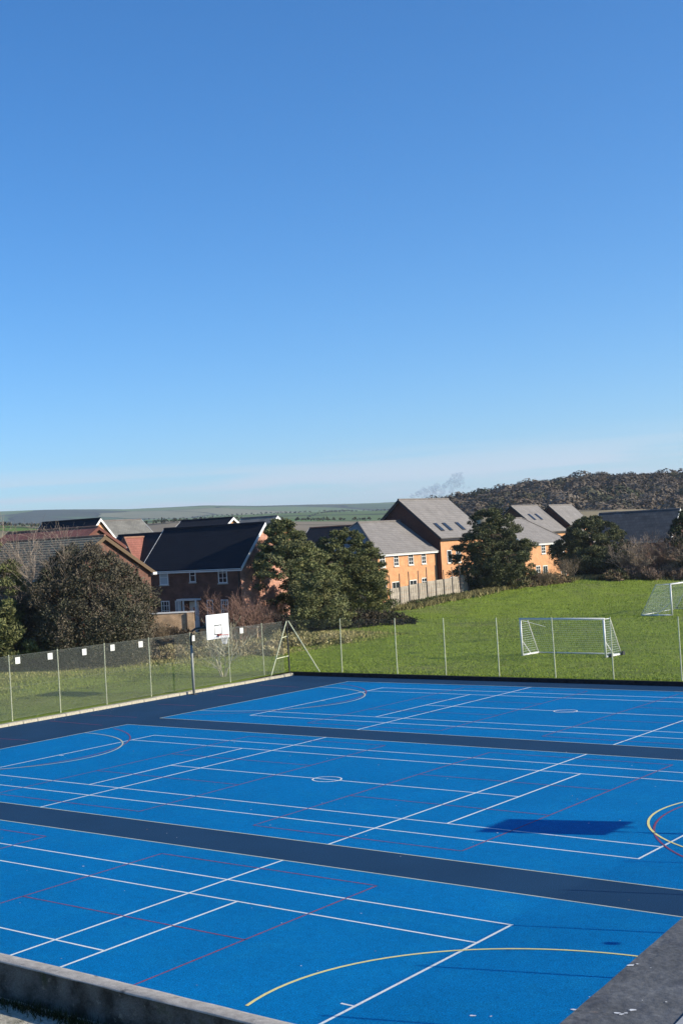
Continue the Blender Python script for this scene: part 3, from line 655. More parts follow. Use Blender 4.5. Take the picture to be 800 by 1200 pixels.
def house(name, label, x, y, rot, L, Wd, he, hr, z0, wallm, roofm, ridgem='ridge_t', hip0=0, hip1=0, gable=None, win=(), velux=(), oh=.28, verge='white', eave='white', cat='house', group=None, courses=False, doors=()):
    """ridge along local +x starting at the origin; right side (local -y) is the facade 'r'"""
    r = empty(name, (x, y, z0), rot, label=label, cat=cat, group=group)
    h = Wd/2; k = (hr-he)/h                       # pitch
    b = MB()
    b.quad((0, -h, -.6), (L, -h, -.6), (L, -h, he), (0, -h, he)); b.quad((L, h, -.6), (0, h, -.6), (0, h, he), (L, h, he))
    ge = MB()
    for xx, hp, s in ((0, hip0, -1), (L, hip1, 1)):
        if hp: q = [(xx, -h, -.6), (xx, h, -.6), (xx, h, he), (xx, -h, he)]
        else: q = [(xx, -h, -.6), (xx, h, -.6), (xx, h, he), (xx, 0, hr-.02), (xx, -h, he)]
        if s < 0: q.reverse()
        (ge if (gable and s < 0) else b).quad(*q)
    b.quad((0, -h, he), (L, -h, he), (L, h, he), (0, h, he))
    b.build('wall', wallm, r, uv=True)
    if ge.v: ge.build('gable_wall', gable, r, uv=True)
    a0 = 0 if hip0 else -oh; a1 = L if hip1 else L+oh
    e0 = -oh if hip0 else -oh; e1 = L+oh
    ze = he-k*oh+.16; zr = hr+.16; hy = h+oh
    R0_, R1_ = (hip0 if hip0 else -oh), (L-hip1 if hip1 else L+oh)
    for s in (-1, 1):
        top = [(e0, s*hy, ze), (e1, s*hy, ze), (R1_, 0, zr), (R0_, 0, zr)]
        sl = slab(top, .15).build('roof', roofm, r, uv=True)
        if courses and s < 0:  # pale strip along the lower edge of each tile course
            n = int(math.hypot(hy, zr-ze)/.36)
            for q in range(n):
                f0, f1 = q/n, (q+.24)/n
                yy0, zz0, yy1, zz1 = -hy+hy*f0, ze+(zr-ze)*f0, -hy+hy*f1, ze+(zr-ze)*f1
                MB().quad((e0, yy0, zz0), (e1, yy0, zz0), (e1, yy0, zz0+.045), (e0, yy0, zz0+.045)).quad((e0, yy0, zz0+.045), (e1, yy0, zz0+.045), (e1, yy1, zz1+.05), (e0, yy1, zz1+.05)).quad((e0, yy1, zz1+.05), (e1, yy1, zz1+.05), (e1, yy1+.1, zz1+.03), (e0, yy1+.1, zz1+.03)).build('tile_course', 'pale_edge', sl)
        for (s0, t0, w_, h_) in (velux if s < 0 else ()):
            # roof window: s0 along, t0 up-slope fraction
            u = Vector((0, hy, zr-ze)).normalized() if s < 0 else None
            o_ = Vector((s0, -hy, ze))+Vector((0, hy, zr-ze))*t0; nn = Vector((0, -(zr-ze), hy)).normalized(); exv = Vector((1, 0, 0))
            def qd(a, b_, c_, d_, lo, hi, mb):
                q = [o_+exv*X+u*Y+nn*Zz for Zz in (lo, hi) for X, Y in ((a, c_), (b_, c_), (b_, d_), (a, d_))]
                i = len(mb.v); mb.v += [tuple(v) for v in q]; mb.f += [tuple(i+kk for kk in f) for f in ((3, 2, 1, 0), (4, 5, 6, 7), (0, 1, 5, 4), (1, 2, 6, 5), (2, 3, 7, 6), (3, 0, 4, 7))]
            m1 = MB(); qd(0, w_, 0, h_, -.02, .07, m1); rw = m1.build('roof_window', 'gutter', r)
            m2 = MB(); qd(.07, w_-.07, .07, h_-.07, .071, .078, m2); m2.build('pane', 'glass', rw)
        # gutter and fascia on the eave
        MB().box(e0+.02, e1-.02, s*hy-.035, s*hy+.035, ze-.27, ze-.16).build('fascia', eave, r)
        MB().tube([(e0, s*(hy+.075), ze-.10), (e1, s*(hy+.075), ze-.10)], .035, 6).build('gutter', 'gutter' if eave != 'white' else 'white', r)
    for xx, hp, R_, s in ((e0, hip0, R0_, -1), (e1, hip1, R1_, 1)):
        if hp:
            slab([(xx, -hy, ze), (xx, hy, ze), (R_, 0, zr)], .15).build('roof_hip', roofm, r, uv=True)
            MB().box(xx-.03, xx+.03, -hy, hy, ze-.36, ze-.16).build('fascia', eave, r)
            for sy in (-1, 1): MB().tube([(xx, sy*hy, ze+.02), (R_, 0, zr+.03)], .09, 6).build('hip_tile', ridgem, r)
        else:
            for sy in (-1, 1):
                m = MB(); x_a, x_b = (xx-.035, xx-.002) if s < 0 else (xx+.002, xx+.035)
                m.v = [(X, Y, Zz) for X in (x_a, x_b) for Y, Zz in ((sy*hy, ze-.28), (sy*hy, ze+.02), (0, zr+.02), (0, zr-.28))]
                m.f = [(0, 1, 2, 3), (7, 6, 5, 4), (0, 4, 5, 1), (1, 5, 6, 2), (2, 6, 7, 3), (3, 7, 4, 0)]
                m.build('bargeboard', verge, r)
    nr_ = max(1, int((R1_-R0_)/2.4))
    MB().tube([(R0_, 0, zr), (R1_, 0, zr)], .11, 8).build('ridge_tiles', ridgem, r)
    for it in win:
        s_, z_, w_, h_ = it[:4]; kw = it[4] if len(it) > 4 else {}
        window(r, Vector((0, -h, 0)), Vector((1, 0, 0)), Vector((0, -1, 0)), s_, z_, w_, h_, **kw)
    MB().tube([(L-.15, -h-.07, -.4), (L-.15, -h-.07, he-.1)], .04, 6).build('drainpipe', 'gutter', r)
    return r
H2 = PI/2
D1 = dict(bars=(1, 0), kind='patio_door', sill=False)
# big dark-roofed brick house left of centre
h1 = house('brick_house', 'red brick house with black roof left of the tall pines', -49.46, 51.48, .061, 9.5, 7, 5.23, 8.4, .6, 'brick_red', 'slate', 'ridge_d',  # front brick colour includes its shade; the gable gets a brighter brick
      win=[(1.62, 3.95, .86, 1.2, dict(bars=(0, 1), pane='blind')), (4.62, 4.1, .60, 1.05, dict(bars=(0, 1))), (7.40, 3.95, .85, 1.2, dict(bars=(1, 2))),
           (1.63, 1.45, .84, 1.2, dict(bars=(2, 2))), (3.05, 1.45, .58, 1.2, dict(bars=(1, 1), pane='blind')), (6.17, 1.45, .58, 1.2, dict(bars=(1, 1))), (7.53, 1.5, .68, 1.15, dict(bars=(2, 2)))])
dr = MB().box(4.5, 5.35, -3.56, -3.49, 0, 2.55).build('door', 'door_white', h1); MB().box(4.85, 5.0, -3.575, -3.561, 1.0, 2.1).build('pane', 'glass', dr)
MB().box(3.75, 5.6, -4.3, -3.5, 2.66, 2.80).build('door_canopy', 'white', h1)
for xx in (3.85, 4.3, 5.5): MB().box(xx, xx+.1, -4.25, -4.15, 0, 2.66).build('porch_post', 'white', h1)
MB().box(9.501, 9.503, -3.5, 3.5, -.5, 5.1).quad((9.502, -3.5, 5.1), (9.502, 3.5, 5.1), (9.502, 0, 8.25)).build('gable_wall', 'brick_mot', h1, uv=True)  # brighter brick sheet over the end wall, sunlight put into its colour
# brown tiled house, nearer
house('tiled_house', 'house with brown ribbed tile roof behind the bare tree at left', -52.27, 35.9, -.02, 10, 9.95, 5.4, 8.1, .4, 'brick_red', 'brown_tile', 'ridge_r', courses=True, verge='brown_tile',
      win=[(2, 2.6, 1.2, 1.2), (6.5, 2.6, 1.2, 1.2)])
th = [o for o in COL.objects if o.name == 'tiled_house'][0]
MB().box(10.32, 10.38, 4.85, 5.28, 5.22, 5.40).build('verge_foot', 'white', th)
house('red_roofed_house', 'house with long low red clay tile roof at far left', -68.53, 51.2, 0, 11.2, 6.4, 7.5, 9.2, .4, 'brick_red', 'red_tile', 'ridge_r', verge='red_tile', win=[(3, 3.4, 1.1, 1.2)])
house('gabled_house', 'far house with black roof and orange gable behind the red roof', -82.69, 69.76, .018, 8.2, 5.6, 7.76, 10.35, .6, 'brick_or', 'slate', 'ridge_d', win=[(3, 5, 1, 1.2)])
house('grey_roofed_house', 'far house with plain pale grey roof beside the black roofed one', -88.1, 85.1, 1.229, 5.2, 6.4, 8.54, 10.53, .6, 'brick_or', 'lgrey_tile', win=[(2, 6, 1, 1.2)])
house('hipped_house', 'small house with sunlit red hipped roof against the black roof', -63.3, 60.6, 1.568, 5.0, 5.2, 4.6, 8.0, .6, 'brick_red', 'red_tile', 'ridge_r', hip0=.8, win=[(1.2, 3.0, .9, 1.1)])
house('slate_roofed_house', 'dark slate roofed house peeping out behind the big black roof', -66.75, 64.7, -.014, 6.6, 8, 5.0, 8.3, .6, 'brick_red', 'slate', 'ridge_d', win=[(3, 3, 1, 1.2)])
house('distant_house', 'distant black roofed house with a tiny orange gable on the skyline', -78.52, 89.0, .045, 7.0, 4.2, 8.7, 9.95, .6, 'brick_or', 'slate', 'ridge_d', win=[(3, 6, 1, 1.2)])
house('rear_house', 'small dark roof with orange gable just right of the tall pine', -79.6, 117.5, .03, 7, 6, 6.2, 8.3, .8, 'dark_brown', 'slate', 'ridge_r', win=[(3, 5, 1, 1.2)])
house('rear_house', 'small pale grey roof peeping between the two central pines', -80.5, 103.5, .03, 5, 6, 7.9, 9.9, .8, 'brick_or', 'lgrey_tile', win=[(2, 5, 1, 1.2)])
# orange terrace right of centre
house('terraced_house', 'orange brick terrace with hipped grey roof and four upper windows', -57.6, 90.7, H2, 11.3, 8, 5.1, 8.15, .13, 'brick_or', 'grey_tile', hip0=3.1,
      win=[(.30, 3.72, .95, 1.15), (2.9, 3.72, .9, 1.15), (5.7, 3.72, 1.0, 1.15), (8.3, 3.72, .9, 1.15),
           (.3, 1.2, .95, 1.2), (2.3, .05, 1.4, 2.15, D1), (5.7, .05, 1.4, 2.15, D1), (8.1, 1.15, 1.0, 1.15)])
house('gable_end_house', 'tallest orange brick house with shade-darkened brown gable and three roof windows', -57.5, 103.2, H2, 10.2, 9, 6.35, 10.4, .13, 'brick_or', 'grey_tile', gable='dark_brown', verge='gutter', eave='gutter',  # gable has its own darker material, with the shaded side painted in
      velux=[(1.3, .17, .7, 1.25), (3.1, .17, .7, 1.25), (5.9, .17, .7, 1.25)],
      win=[(1.2, 3.6, .95, 1.35, dict(bars=(0, 1))), (3.1, 3.6, 1.0, 1.3), (6.4, 3.6, 1.0, 1.3), (1.6, .05, 1.5, 2.1, D1), (5.5, .9, 1.2, 1.2)])
house('terraced_house', 'orange brick terrace with grey roof right of the single round pine', -60.8, 132.2, H2, 12, 8, 5.0, 8.0, .13, 'brick_or', 'grey_tile', hip1=4,
      win=[(4.5, 3.6, 1.1, 1.15), (7.0, 3.6, .95, 1.15), (9.9, 3.6, 1.1, 1.15), (2.7, 1.0, 1.2, 1.2), (4.6, .05, 1.3, 2.1, D1), (9.7, .05, 1.4, 2.1, D1)])
house('gable_end_house', 'tall grey roofed house with shade-darkened brown gable behind the terrace at right', -73.1, 163.5, H2, 8.0, 8.3, 6.3, 10.0, .13, 'brick_or', 'grey_tile', gable='dark_brown', verge='gutter', eave='gutter',
      velux=[(1.7, .44, .65, 1.35), (3.9, .44, .65, 1.35)], win=[(2, 3.6, 1, 1.2)])
house('gable_end_house', 'farthest tall grey roofed house with shade-darkened brown gable below the wooded hill', -71.4, 173.2, H2, 7.4, 5.8, 7.13, 9.9, .13, 'brick_or', 'grey_tile', gable='dark_brown', verge='gutter', eave='gutter', win=[(2, 3.6, 1, 1.2)])
house('slate_barn_house', 'long low house with weathered dark slate roof at right', -43.6, 126.9, .082, 8.9, 8.7, 4.7, 8.0, .8, 'dark_brown', 'dslate', 'ridge_t', win=[(3, 2.4, 1.1, 1.2)])
house('garden_shed', 'little pale roofed shed in front of the dark slate roof', -43.3, 119.2, H2+.2, 2.4, 2.4, 5.0, 6.2, .8, 'brick_red', 'lgrey_tile', oh=.12, cat='shed')

for o in COL.objects:
    if o.parent is None and o.name.startswith(('terraced_house', 'gable_end_house')): o.scale = (1.1, 1.1, 1.1)
# garden walls in front of the brick house
def wall_run(name, label, p0, p1, h, z, m, cap, th=.23, pier=False):
    d = Vector(p1)-Vector(p0); r = empty(name, (p0[0], p0[1], z), math.atan2(d.y, d.x), label=label, cat='garden wall'); L = d.length
    MB().box(0, L, -th/2, th/2, -.6, h).build('brickwork', m, r, uv=True)
    MB().box(-.05, L+.05, -th/2-.05, th/2+.05, h+.002, h+.10).build('coping', cap, r)
    if pier: MB().box(L-.5, L+.02, -th/2-.12, th/2+.12, -.6, h-.003).build('pier', m, r, uv=True)
    return r
wall_run('garden_wall', 'buff brick garden wall with white coping left of the basketball backboard', (-41.9, 38.2), (-38.4, 40.9), 2.0, .75, 'buff', 'white', pier=True)
wall_run('garden_wall', 'low pale wall under the brick house windows', (-38.1, 41.2), (-34.0, 42.6), .75, .75, 'buff', 'sill')

# grey panel fence at the foot of the terrace
def panel_fence():
    p0, p1 = Vector((-39.34, 69.6)), Vector((-42.3, 91.2)); d = p1-p0; L = d.length; d.normalize()
    r = empty('panel_fence', (p0.x, p0.y, 0), math.atan2(d.y, d.x), label='pale grey panel fence with tall dark posts below the orange terrace', cat='fence')
    n = 10
    for k in range(n+1):
        s = L*k/n; z = Z(p0.x+d.x*s, p0.y+d.y*s)
        MB().tube([(s, -.1, z-.4), (s+random.uniform(-.1, .1), -.1, z+2.9+random.uniform(-.25, .35))], .045, 6).build('post', 'pole_dark', r)
        if k < n:
            s1 = s+L/n; z2 = Z(p0.x+d.x*(s+L/n/2), p0.y+d.y*(s+L/n/2))
            nb = 5
            for q in range(nb):
                MB().box(s+.05, s1-.05, -.03+random.uniform(-.01, .01), .03, z2-.05+q*.37, z2-.05+q*.37+.355).build('panel', 'cfence', r)
            for q in range(1, 4): MB().box(s+(s1-s)*q/4-.03, s+(s1-s)*q/4+.03, -.06, -.045, z2-.05, z2+1.7).build('batten', 'cfence', r)
panel_fence()

# ------------------------------------------------------------------ trees
def leaf_tris(C, R, k, size, flat=.75, up=.35, shell=.55):
    """k leaf triangles round each clump centre"""
    n = len(C); d = RNG.normal(0, 1, (n, k, 3)); d /= np.linalg.norm(d, axis=2, keepdims=True)
    c = C[:, None]+d*R[:, None, None]*RNG.uniform(shell, 1, (n, k, 1))*np.array([1, 1, flat])
    a = d+RNG.normal(0, .55, (n, k, 3))+np.array([0, 0, up]); a /= np.linalg.norm(a, axis=2, keepdims=True)
    b = np.cross(a, RNG.normal(0, 1, (n, k, 3))); b /= np.linalg.norm(b, axis=2, keepdims=True)+1e-6
    s = size*RNG.uniform(.6, 1.3, (n, k, 1))
    V = np.stack([c+a*s, c-a*s*.5+b*s*.38, c-a*s*.5-b*s*.38], 2).reshape(-1, 3)
    return V, np.arange(len(V)).reshape(-1, 3)
def crown_points(prof, n, R, H, z0, lump=.22, inner=.3, sx=1, sy=1):
    """clump centres filling a crown: prof(h)->relative radius"""
    h = RNG.uniform(0, 1, n*3); w = np.array([prof(t) for t in h]); keep = RNG.uniform(0, 1, n*3) < w/ w.max(); h = h[keep][:n]; w = w[keep][:n]
    th = RNG.uniform(0, 2*PI, len(h)); rr = np.where(RNG.uniform(0, 1, len(h)) < inner, RNG.uniform(.2, .8, len(h)), RNG.uniform(.82, 1.0, len(h)))
    l = 1+lump*(np.sin(th*3+h*9)+np.sin(th*2-h*14+1.3)+np.sin(th*5+h*5))/2
    rad = R*w*rr*l
    return np.stack([np.cos(th)*rad*sx, np.sin(th)*rad*sy, z0+h*H], -1)
def tree(name, label, x, y, prof, R, H, zc, n, cr, k, leaf, cols, sx=1, sy=1, flat=.6, lump=.2, dz=0, cut=None, trunk=.22, lean=(0, 0), group=None, cat='pine tree', bark='bark', shell=.5):
    z = Z(x, y)+dz; r = empty(name, (x, y, z), 0, label=label, cat=cat, group=group)
    C = crown_points(prof, n, R, H, zc, lump=lump, sx=sx, sy=sy)
    C[:, 0] += lean[0]*C[:, 2]/H; C[:, 1] += lean[1]*C[:, 2]/H
    if cut: C = C[[not cut(Vector((p[0], p[1])).dot(Rg), p[2]) for p in C]]
    Rr = RNG.uniform(cr[0], cr[1], len(C))*(1.1-.45*(C[:, 2]-zc)/H)
    V, F = leaf_tris(C, Rr, k, leaf, flat, shell=shell)
    cc = np.array(cols)[RNG.integers(0, len(cols), len(C))]*RNG.uniform(.8, 1.2, (len(C), 1))
    col = np.repeat(cc, k, axis=0)*RNG.uniform(.75, 1.25, (len(F), 1))
    np_mesh('crown', V, F, 'leaf', r, col=col)
    t = MB(); top = zc+H*.9
    P = [(0, 0, -.3), (lean[0]*.2+.05, lean[1]*.2, top*.3), (lean[0]*.5-.05, lean[1]*.5+.05, top*.6), (lean[0]*.85, lean[1]*.85, top)]
    t.tube(P, [trunk, trunk*.8, trunk*.5, trunk*.12], 8)
    sel = RNG.choice(len(C), min(44, len(C)), replace=False)
    for i in sel:
        c = Vector(C[i]); hh = max(.3, c.z-.25*c.xy.length); f_ = min(hh/top, .95); o = Vector((lean[0]*f_, lean[1]*f_, hh))
        t.tube([o, o.lerp(c, .5)+Vector((0, 0, -.08)), c], [trunk*.28*(1.1-f_), trunk*.18*(1.1-f_), .012], 4, cap=False)
    t.build('trunk', bark, r, smooth=True)
    return r
PINE = [(.17, .18, .072), (.135, .147, .06), (.215, .21, .088), (.145, .155, .072)]
PINE_D = [(.088, .096, .042), (.066, .074, .034), (.118, .122, .054)]
PINE_Y = [(.145, .155, .058), (.115, .127, .048), (.18, .185, .075)]
OAK = [(.085, .080, .050), (.105, .090, .060), (.07, .07, .042), (.14, .115, .08)]
cone = lambda h: (min(h/.12, 1)**.5)*(1-h**1.5)**.8*(.93 if h > .5 else 1)+.04
tree('pine_tree', 'broad tall pine standing before the brick house gable', -36.6, 51.6, lambda h: (min((h+.05)/.2, 1)**.6)*(max(1-h**1.55, 0)**.72)+.03, 4.1, 8.7, .15, 620, (.40, .72), 150, .12, PINE, lump=.22, lean=(-.75, -.7), flat=.5, cut=lambda u, z: (u < -.9 and .8 < z < 4.7+.5*math.sin(u*5)) and random.random() < .96)
tree('pine_tree', 'darker pine directly right of the tallest pine', -40.0, 63.7, lambda h: (min((h+.1)/.25, 1)**.6)*(max(1-h**2.9, 0)**.6)+.03, 3.55, 7.2, .2, 520, (.40, .70), 150, .12, [(.13, .14, .052), (.10, .112, .044), (.165, .168, .064)], lump=.18, flat=.5)
tree('pine_tree', 'lone rounded pine in the middle of the right hand field edge', -40.4, 91.8, lambda h: (min((h+.12)/.35, 1)**.7)*(max(1-h**2.1, 0)**.6)+.03, 3.9, 8.0, .25, 420, (.42, .78), 150, .13, PINE_D, lump=.24, flat=.55)
tree('pine_tree', 'low wide dark pine before the terrace at right', -40.45, 116.4, lambda h: (min((h+.2)/.5, 1)**.7)*(max(1-h**2.4, 0)**.6)+.03, 4.3, 6.8, .2, 430, (.45, .8), 150, .14, PINE_D, lump=.18, flat=.55)
tree('pine_tree', 'yellow green pine cut off by the left picture edge', -40.2, 20.9, lambda h: (min((h+.1)/.2, 1)**.6)*(max(1-h**1.6, 0)**.6)+.05, 3.7, 9.8, .1, 480, (.4, .7), 170, .12, PINE_Y, lump=.2, flat=.55)
tree('evergreen_bush', 'huge rounded dark bush behind the left fence', -35.6, 26.7, lambda h: (min((h+.25)/.5, 1)**.6)*(max(1-h**2.6, 0)**.55)+.02, 4.4, 7.75, -.1, 1000, (.45, .8), 130, .10, OAK, lump=.14, flat=.9, cat='bush')
tree('evergreen_tree', 'dark green treetop at the right edge beyond the scrub', -31.0, 119.7, lambda h: (min((h+.2)/.5, 1)**.7)*(max(1-h**2.4, 0)**.6)+.03, 2.3, 7.3, .3, 150, (.45, .8), 100, .22, [(.06, .075, .03), (.05, .06, .028)], cat='tree')
# low hedge and brambles
def low_bush(name, label, x, y, sx, sy, H, rz, cols, n, leaf=.13, dz=0):
    z = Z(x, y)+dz; r = empty(name, (x, y, z), rz, label=label, cat='bush')
    u = RNG.uniform(-1, 1, n); v = RNG.uniform(-1, 1, n); e = np.clip(1-u*u*.6-v*v*.5, .15, 1)*(.75+.5*vnoise(u*sx+x, v*sy+y, 1.3, 3))
    C = np.stack([u*sx, v*sy, e*H*RNG.uniform(.25, 1, n)*.85], -1)
    V, F = leaf_tris(C, RNG.uniform(.28, .5, n), 70, leaf, .8)
    cc = np.array(cols)[RNG.integers(0, len(cols), n)]*RNG.uniform(.8, 1.2, (n, 1))
    np_mesh('foliage', V, F, 'leaf', r, col=np.repeat(cc, 70, axis=0)*RNG.uniform(.7, 1.3, (n*70, 1)))
    t = MB()
    for i in range(0, n, 6): t.tube([(C[i][0]*.8, C[i][1]*.8, -.1), tuple(C[i])], [.03, .008], 3, cap=False)
    t.build('stem', 'bark', r)
BR = [(.07, .055, .035), (.05, .045, .028), (.09, .07, .045), (.035, .04, .02)]
low_bush('hedge', 'dark hedge between the brick house gable and the tall pine', -36.3, 44.6, 3.4, 1.0, 2.6, .75, [(.035, .033, .024), (.05, .035, .028), (.025, .028, .018)], 260)
low_bush('bramble', 'dark brambles at the foot of the two central pines', -34.2, 55.8, 4.4, 1.5, 1.5, 1.1, BR, 260, .12)
low_bush('bramble', 'brown scrub right of the huge dark bush', -37.6, 36.6, 2.4, 1.3, 1.9, .6, [(.12, .085, .055), (.09, .07, .04), (.16, .12, .075)], 160, .11)
low_bush('bramble', 'tan low scrub along the field edge beside the lone pine', -39.5, 100.5, 1.3, 5.0, 1.5, 0, [(.24, .17, .09), (.17, .12, .07), (.13, .11, .05)], 240, .14)
low_bush('bramble', 'dry brown scrub under the low wide pine', -36.3, 113.0, 1.2, 3.6, 1.2, 0, [(.20, .14, .08), (.14, .10, .06), (.09, .09, .04)], 160, .14)
low_bush('hedge', 'straggly green weeds at the base of the pale panel fence', -39.3, 79.0, .4, 7.0, .35, .12, [(.10, .12, .04), (.14, .12, .06), (.07, .09, .03)], 150, .12)

low_bush('bramble', 'golden dry scrub on the bank behind the basketball hoop', -30.6, 33.2, 4.6, 1.4, 1.0, .85, [(.46, .38, .20), (.36, .29, .15), (.30, .27, .12), (.22, .17, .10)], 260, .10)
low_bush('bramble', 'straw coloured scrub between the hoop and the corner stays', -30.2, 41.5, 3.6, 1.3, 1.0, .95, [(.42, .36, .18), (.33, .28, .13), (.27, .26, .10)], 180, .10)
def twig_mesh(seed, H, spread, levels=5, rad=.06, kids=3, up=.55, stems=5, n=3, minr=.008):
    rnd = random.Random(seed); b = MB()
    def grow(p, d, l, r, lev):
        pts = [p]; q = p; dd = d.copy()
        for _ in range(3):
            dd = (dd+Vector((rnd.gauss(0, .13), rnd.gauss(0, .13), rnd.gauss(.04, .08)))).normalized(); q = q+dd*l/3; pts.append(q)
        r1 = max(r*.62, minr)
        b.tube(pts, [r, r*.88, r*.76, r1], n, cap=False)
        if lev > 0:
            for i in range(kids+(lev > 2)):
                j = rnd.choice((1, 2, 3, 3)); nd = (dd+Vector((rnd.gauss(0, 1), rnd.gauss(0, 1), rnd.gauss(up*.5, .5)))*.62).normalized()
                grow(pts[j], nd, l*rnd.uniform(.55, .82), r1*rnd.uniform(.6, .85), lev-1)
    for s in range(stems):
        a = 2*PI*s/stems+rnd.uniform(-.5, .5); d = Vector((math.cos(a)*spread, math.sin(a)*spread, 1)).normalized()
        grow(Vector((math.cos(a)*.12, math.sin(a)*.12, -.1)), d, H*.36, rad, levels)
    me = bpy.data.meshes.new('branches'); me.from_pydata(b.v, [], b.f); me.update(); return me
def bare(name, label, x, y, me, m, sc=1, rz=0, group=None, cat='bare shrub', dz=0, trunk=None):
    r = empty(name, (x, y, Z(x, y)+dz), rz, label=label, cat=cat, group=group); r.scale = (sc, sc, sc) if not isinstance(sc, tuple) else sc
    me2 = me if me.materials and me.materials[0] == M[m] else me.copy()
    me2.materials.clear(); me2.materials.append(M[m]); o = bpy.data.objects.new('branches', me2); COL.objects.link(o); o.parent = r
    return r
TA = twig_mesh(3, 9.3, .32, 5, .12, 3, .8, 3)
TB = twig_mesh(5, 4.5, .55, 4, .045, 3, .4, 7)
TC = twig_mesh(9, 4.5, .8, 4, .04, 4, .3, 9)
TD = twig_mesh(12, 4.6, .42, 3, .06, 3, .7, 5, minr=.016)
bare('bare_tree', 'leafless grey tree rising over the left side of the huge dark bush', -39.0, 25.6, TA, 'twig', 1.16, cat='bare tree')
bare('bare_shrub', 'slender pale stemmed shrub directly under the basketball backboard', -23.2, 24.6, TD, 'pale_bark', (.8, .8, .8))
bare('bare_shrub', 'red brown twiggy shrub right behind the basketball backboard', -33.0, 38.9, TB, 'twig_red', 1.05, 1)
bare('bare_shrub', 'red brown shrub before the brick house gable', -34.2, 42.6, TB, 'twig_red', .85, 3)
bare('bare_shrub', 'small bare shrub left of the basketball pole', -37.2, 35.5, TC, 'twig_tan', .55, 2)
for i, (px_, y_, sc_, ma, lab) in enumerate(((-39.4, 107.0, .75, 'twig_tan', 'tan leafless shrub left of the low wide pine'),
        (-35.2, 115.3, 1.2, 'twig', 'brown leafless shrub touching the right side of the low wide pine'),
        (-33.6, 117.0, 1.3, 'twig_red', 'second leafless shrub right of the low wide pine'),
        (-31.9, 118.4, 1.3, 'twig', 'tallest leafless shrub behind the larger goal'),
        (-30.2, 119.6, 1.35, 'twig_red', 'leafless shrub cut by the right picture edge'),
        (-37.9, 98.0, .45, 'twig_tan', 'small tan shrub by the field edge right of the lone pine'))):
    bare('bare_shrub', lab, px_, y_, TC if i % 2 else TB, ma, sc_, i*1.3, group='leafless shrubs along the far field edge')
for i in range(5):
    low_bush('bramble', ['low brown undergrowth below the shrubs right of the wide pine', 'brown undergrowth behind the larger goal', 'brown undergrowth at the right picture edge', 'tangled brown thicket behind the leafless shrubs', 'thicket in the gap beyond the larger goal'][i], (-35, -32.4, -29.5, -33.5, -27)[i], (114.6, 117.2, 119.2, 120, 121.5)[i], 2.3, 1.4, (1.8, 2.0, 2.0, 3.2, 3.2)[i], .2, [(.22, .155, .115), (.17, .125, .09), (.28, .205, .15)], 170, .12)

# ------------------------------------------------------------------ grass as geometry
def grass_blades():
    n = 150000
    # long tussocks left of the courts and on the bank, shorter blades on the field edge
    x = RNG.uniform(-47, -20.9, n); y = RNG.uniform(0, 52, n)
    kx = ss((-x-21.5)/9); keep = RNG.uniform(0, 1, n) < (.25+.75*kx)*(.35+.9*vnoise(x, y, 2.5, 2)); keep &= ~((y > 27) & (x > -27))
    x = x[keep]; y = y[keep]; n1 = len(x)
    tall = (.06+(.12+.22*ss((y-26)/8)*ss((-x-24)/4))*ss((-x-24)/8)*vnoise(x, y, 1.7, 5))*RNG.uniform(.6, 1.4, n1)
    dry = np.clip(vnoise(x, y, 5, 7)*1.0-.45+.6*ss((-x-27)/9)+.5*ss((y-26)/8)*ss((-x-24)/4), 0, 1)[:, None]
    g1 = np.array([.17, .20, .042]); g2 = np.array([.32, .28, .12])
    col = (g1*(1-dry)+g2*dry)*RNG.uniform(.7, 1.3, (n1, 1))
    n2 = 210000
    x2 = RNG.uniform(-42, 22, n2); y2 = Y1+.1+RNG.uniform(0, 1, n2)**1.6*90
    t2 = RNG.uniform(.03, .07, n2)*(1+y2/90); c2 = np.array([.19, .252, .033])*RNG.uniform(.8, 1.25, (n2, 1))
    dr2 = (RNG.uniform(0, 1, n2) < .06)[:, None]; c2 = np.where(dr2, np.array([.2, .19, .09]), c2)
    # dry fringe on the field's far edge
    n3 = 26000; t = RNG.uniform(0, 1, n3); x3 = np.where(t < .6, -38.7-3*(t/.6)+RNG.normal(.6, .5, n3), -40+9*(t-.6)/.4+RNG.normal(0, 1, n3)); y3 = np.where(t < .6, 69+(t/.6)*45, 113+6*(t-.6)/.4)+RNG.normal(0, .8, n3)
    t3 = RNG.uniform(.15, .5, n3); c3 = np.array([.24, .21, .09])*RNG.uniform(.6, 1.2, (n3, 1))
    x = np.concatenate([x, x2, x3]); y = np.concatenate([y, y2, y3]); hgt = np.concatenate([tall, t2, t3]); col = np.concatenate([col, c2, c3])
    n = len(x); z = zg(x, y)-.02; a = RNG.uniform(0, 2*PI, n); wd = .018+hgt*.10
    P = np.stack([x, y, z], -1); dx = np.stack([np.cos(a)*wd, np.sin(a)*wd, 0*a], -1)
    tip = P+np.stack([RNG.normal(0, .35, n)*hgt, RNG.normal(0, .35, n)*hgt, hgt], -1)
    V = np.stack([P-dx, P+dx, tip], 1).reshape(-1, 3)
    o = np_mesh('grass_tussocks', V, np.arange(3*n).reshape(-1, 3), 'rough', col=col)
    tag(o, 'green and straw coloured grass blades over the field and bank', 'grass', kind='stuff')
grass_blades()
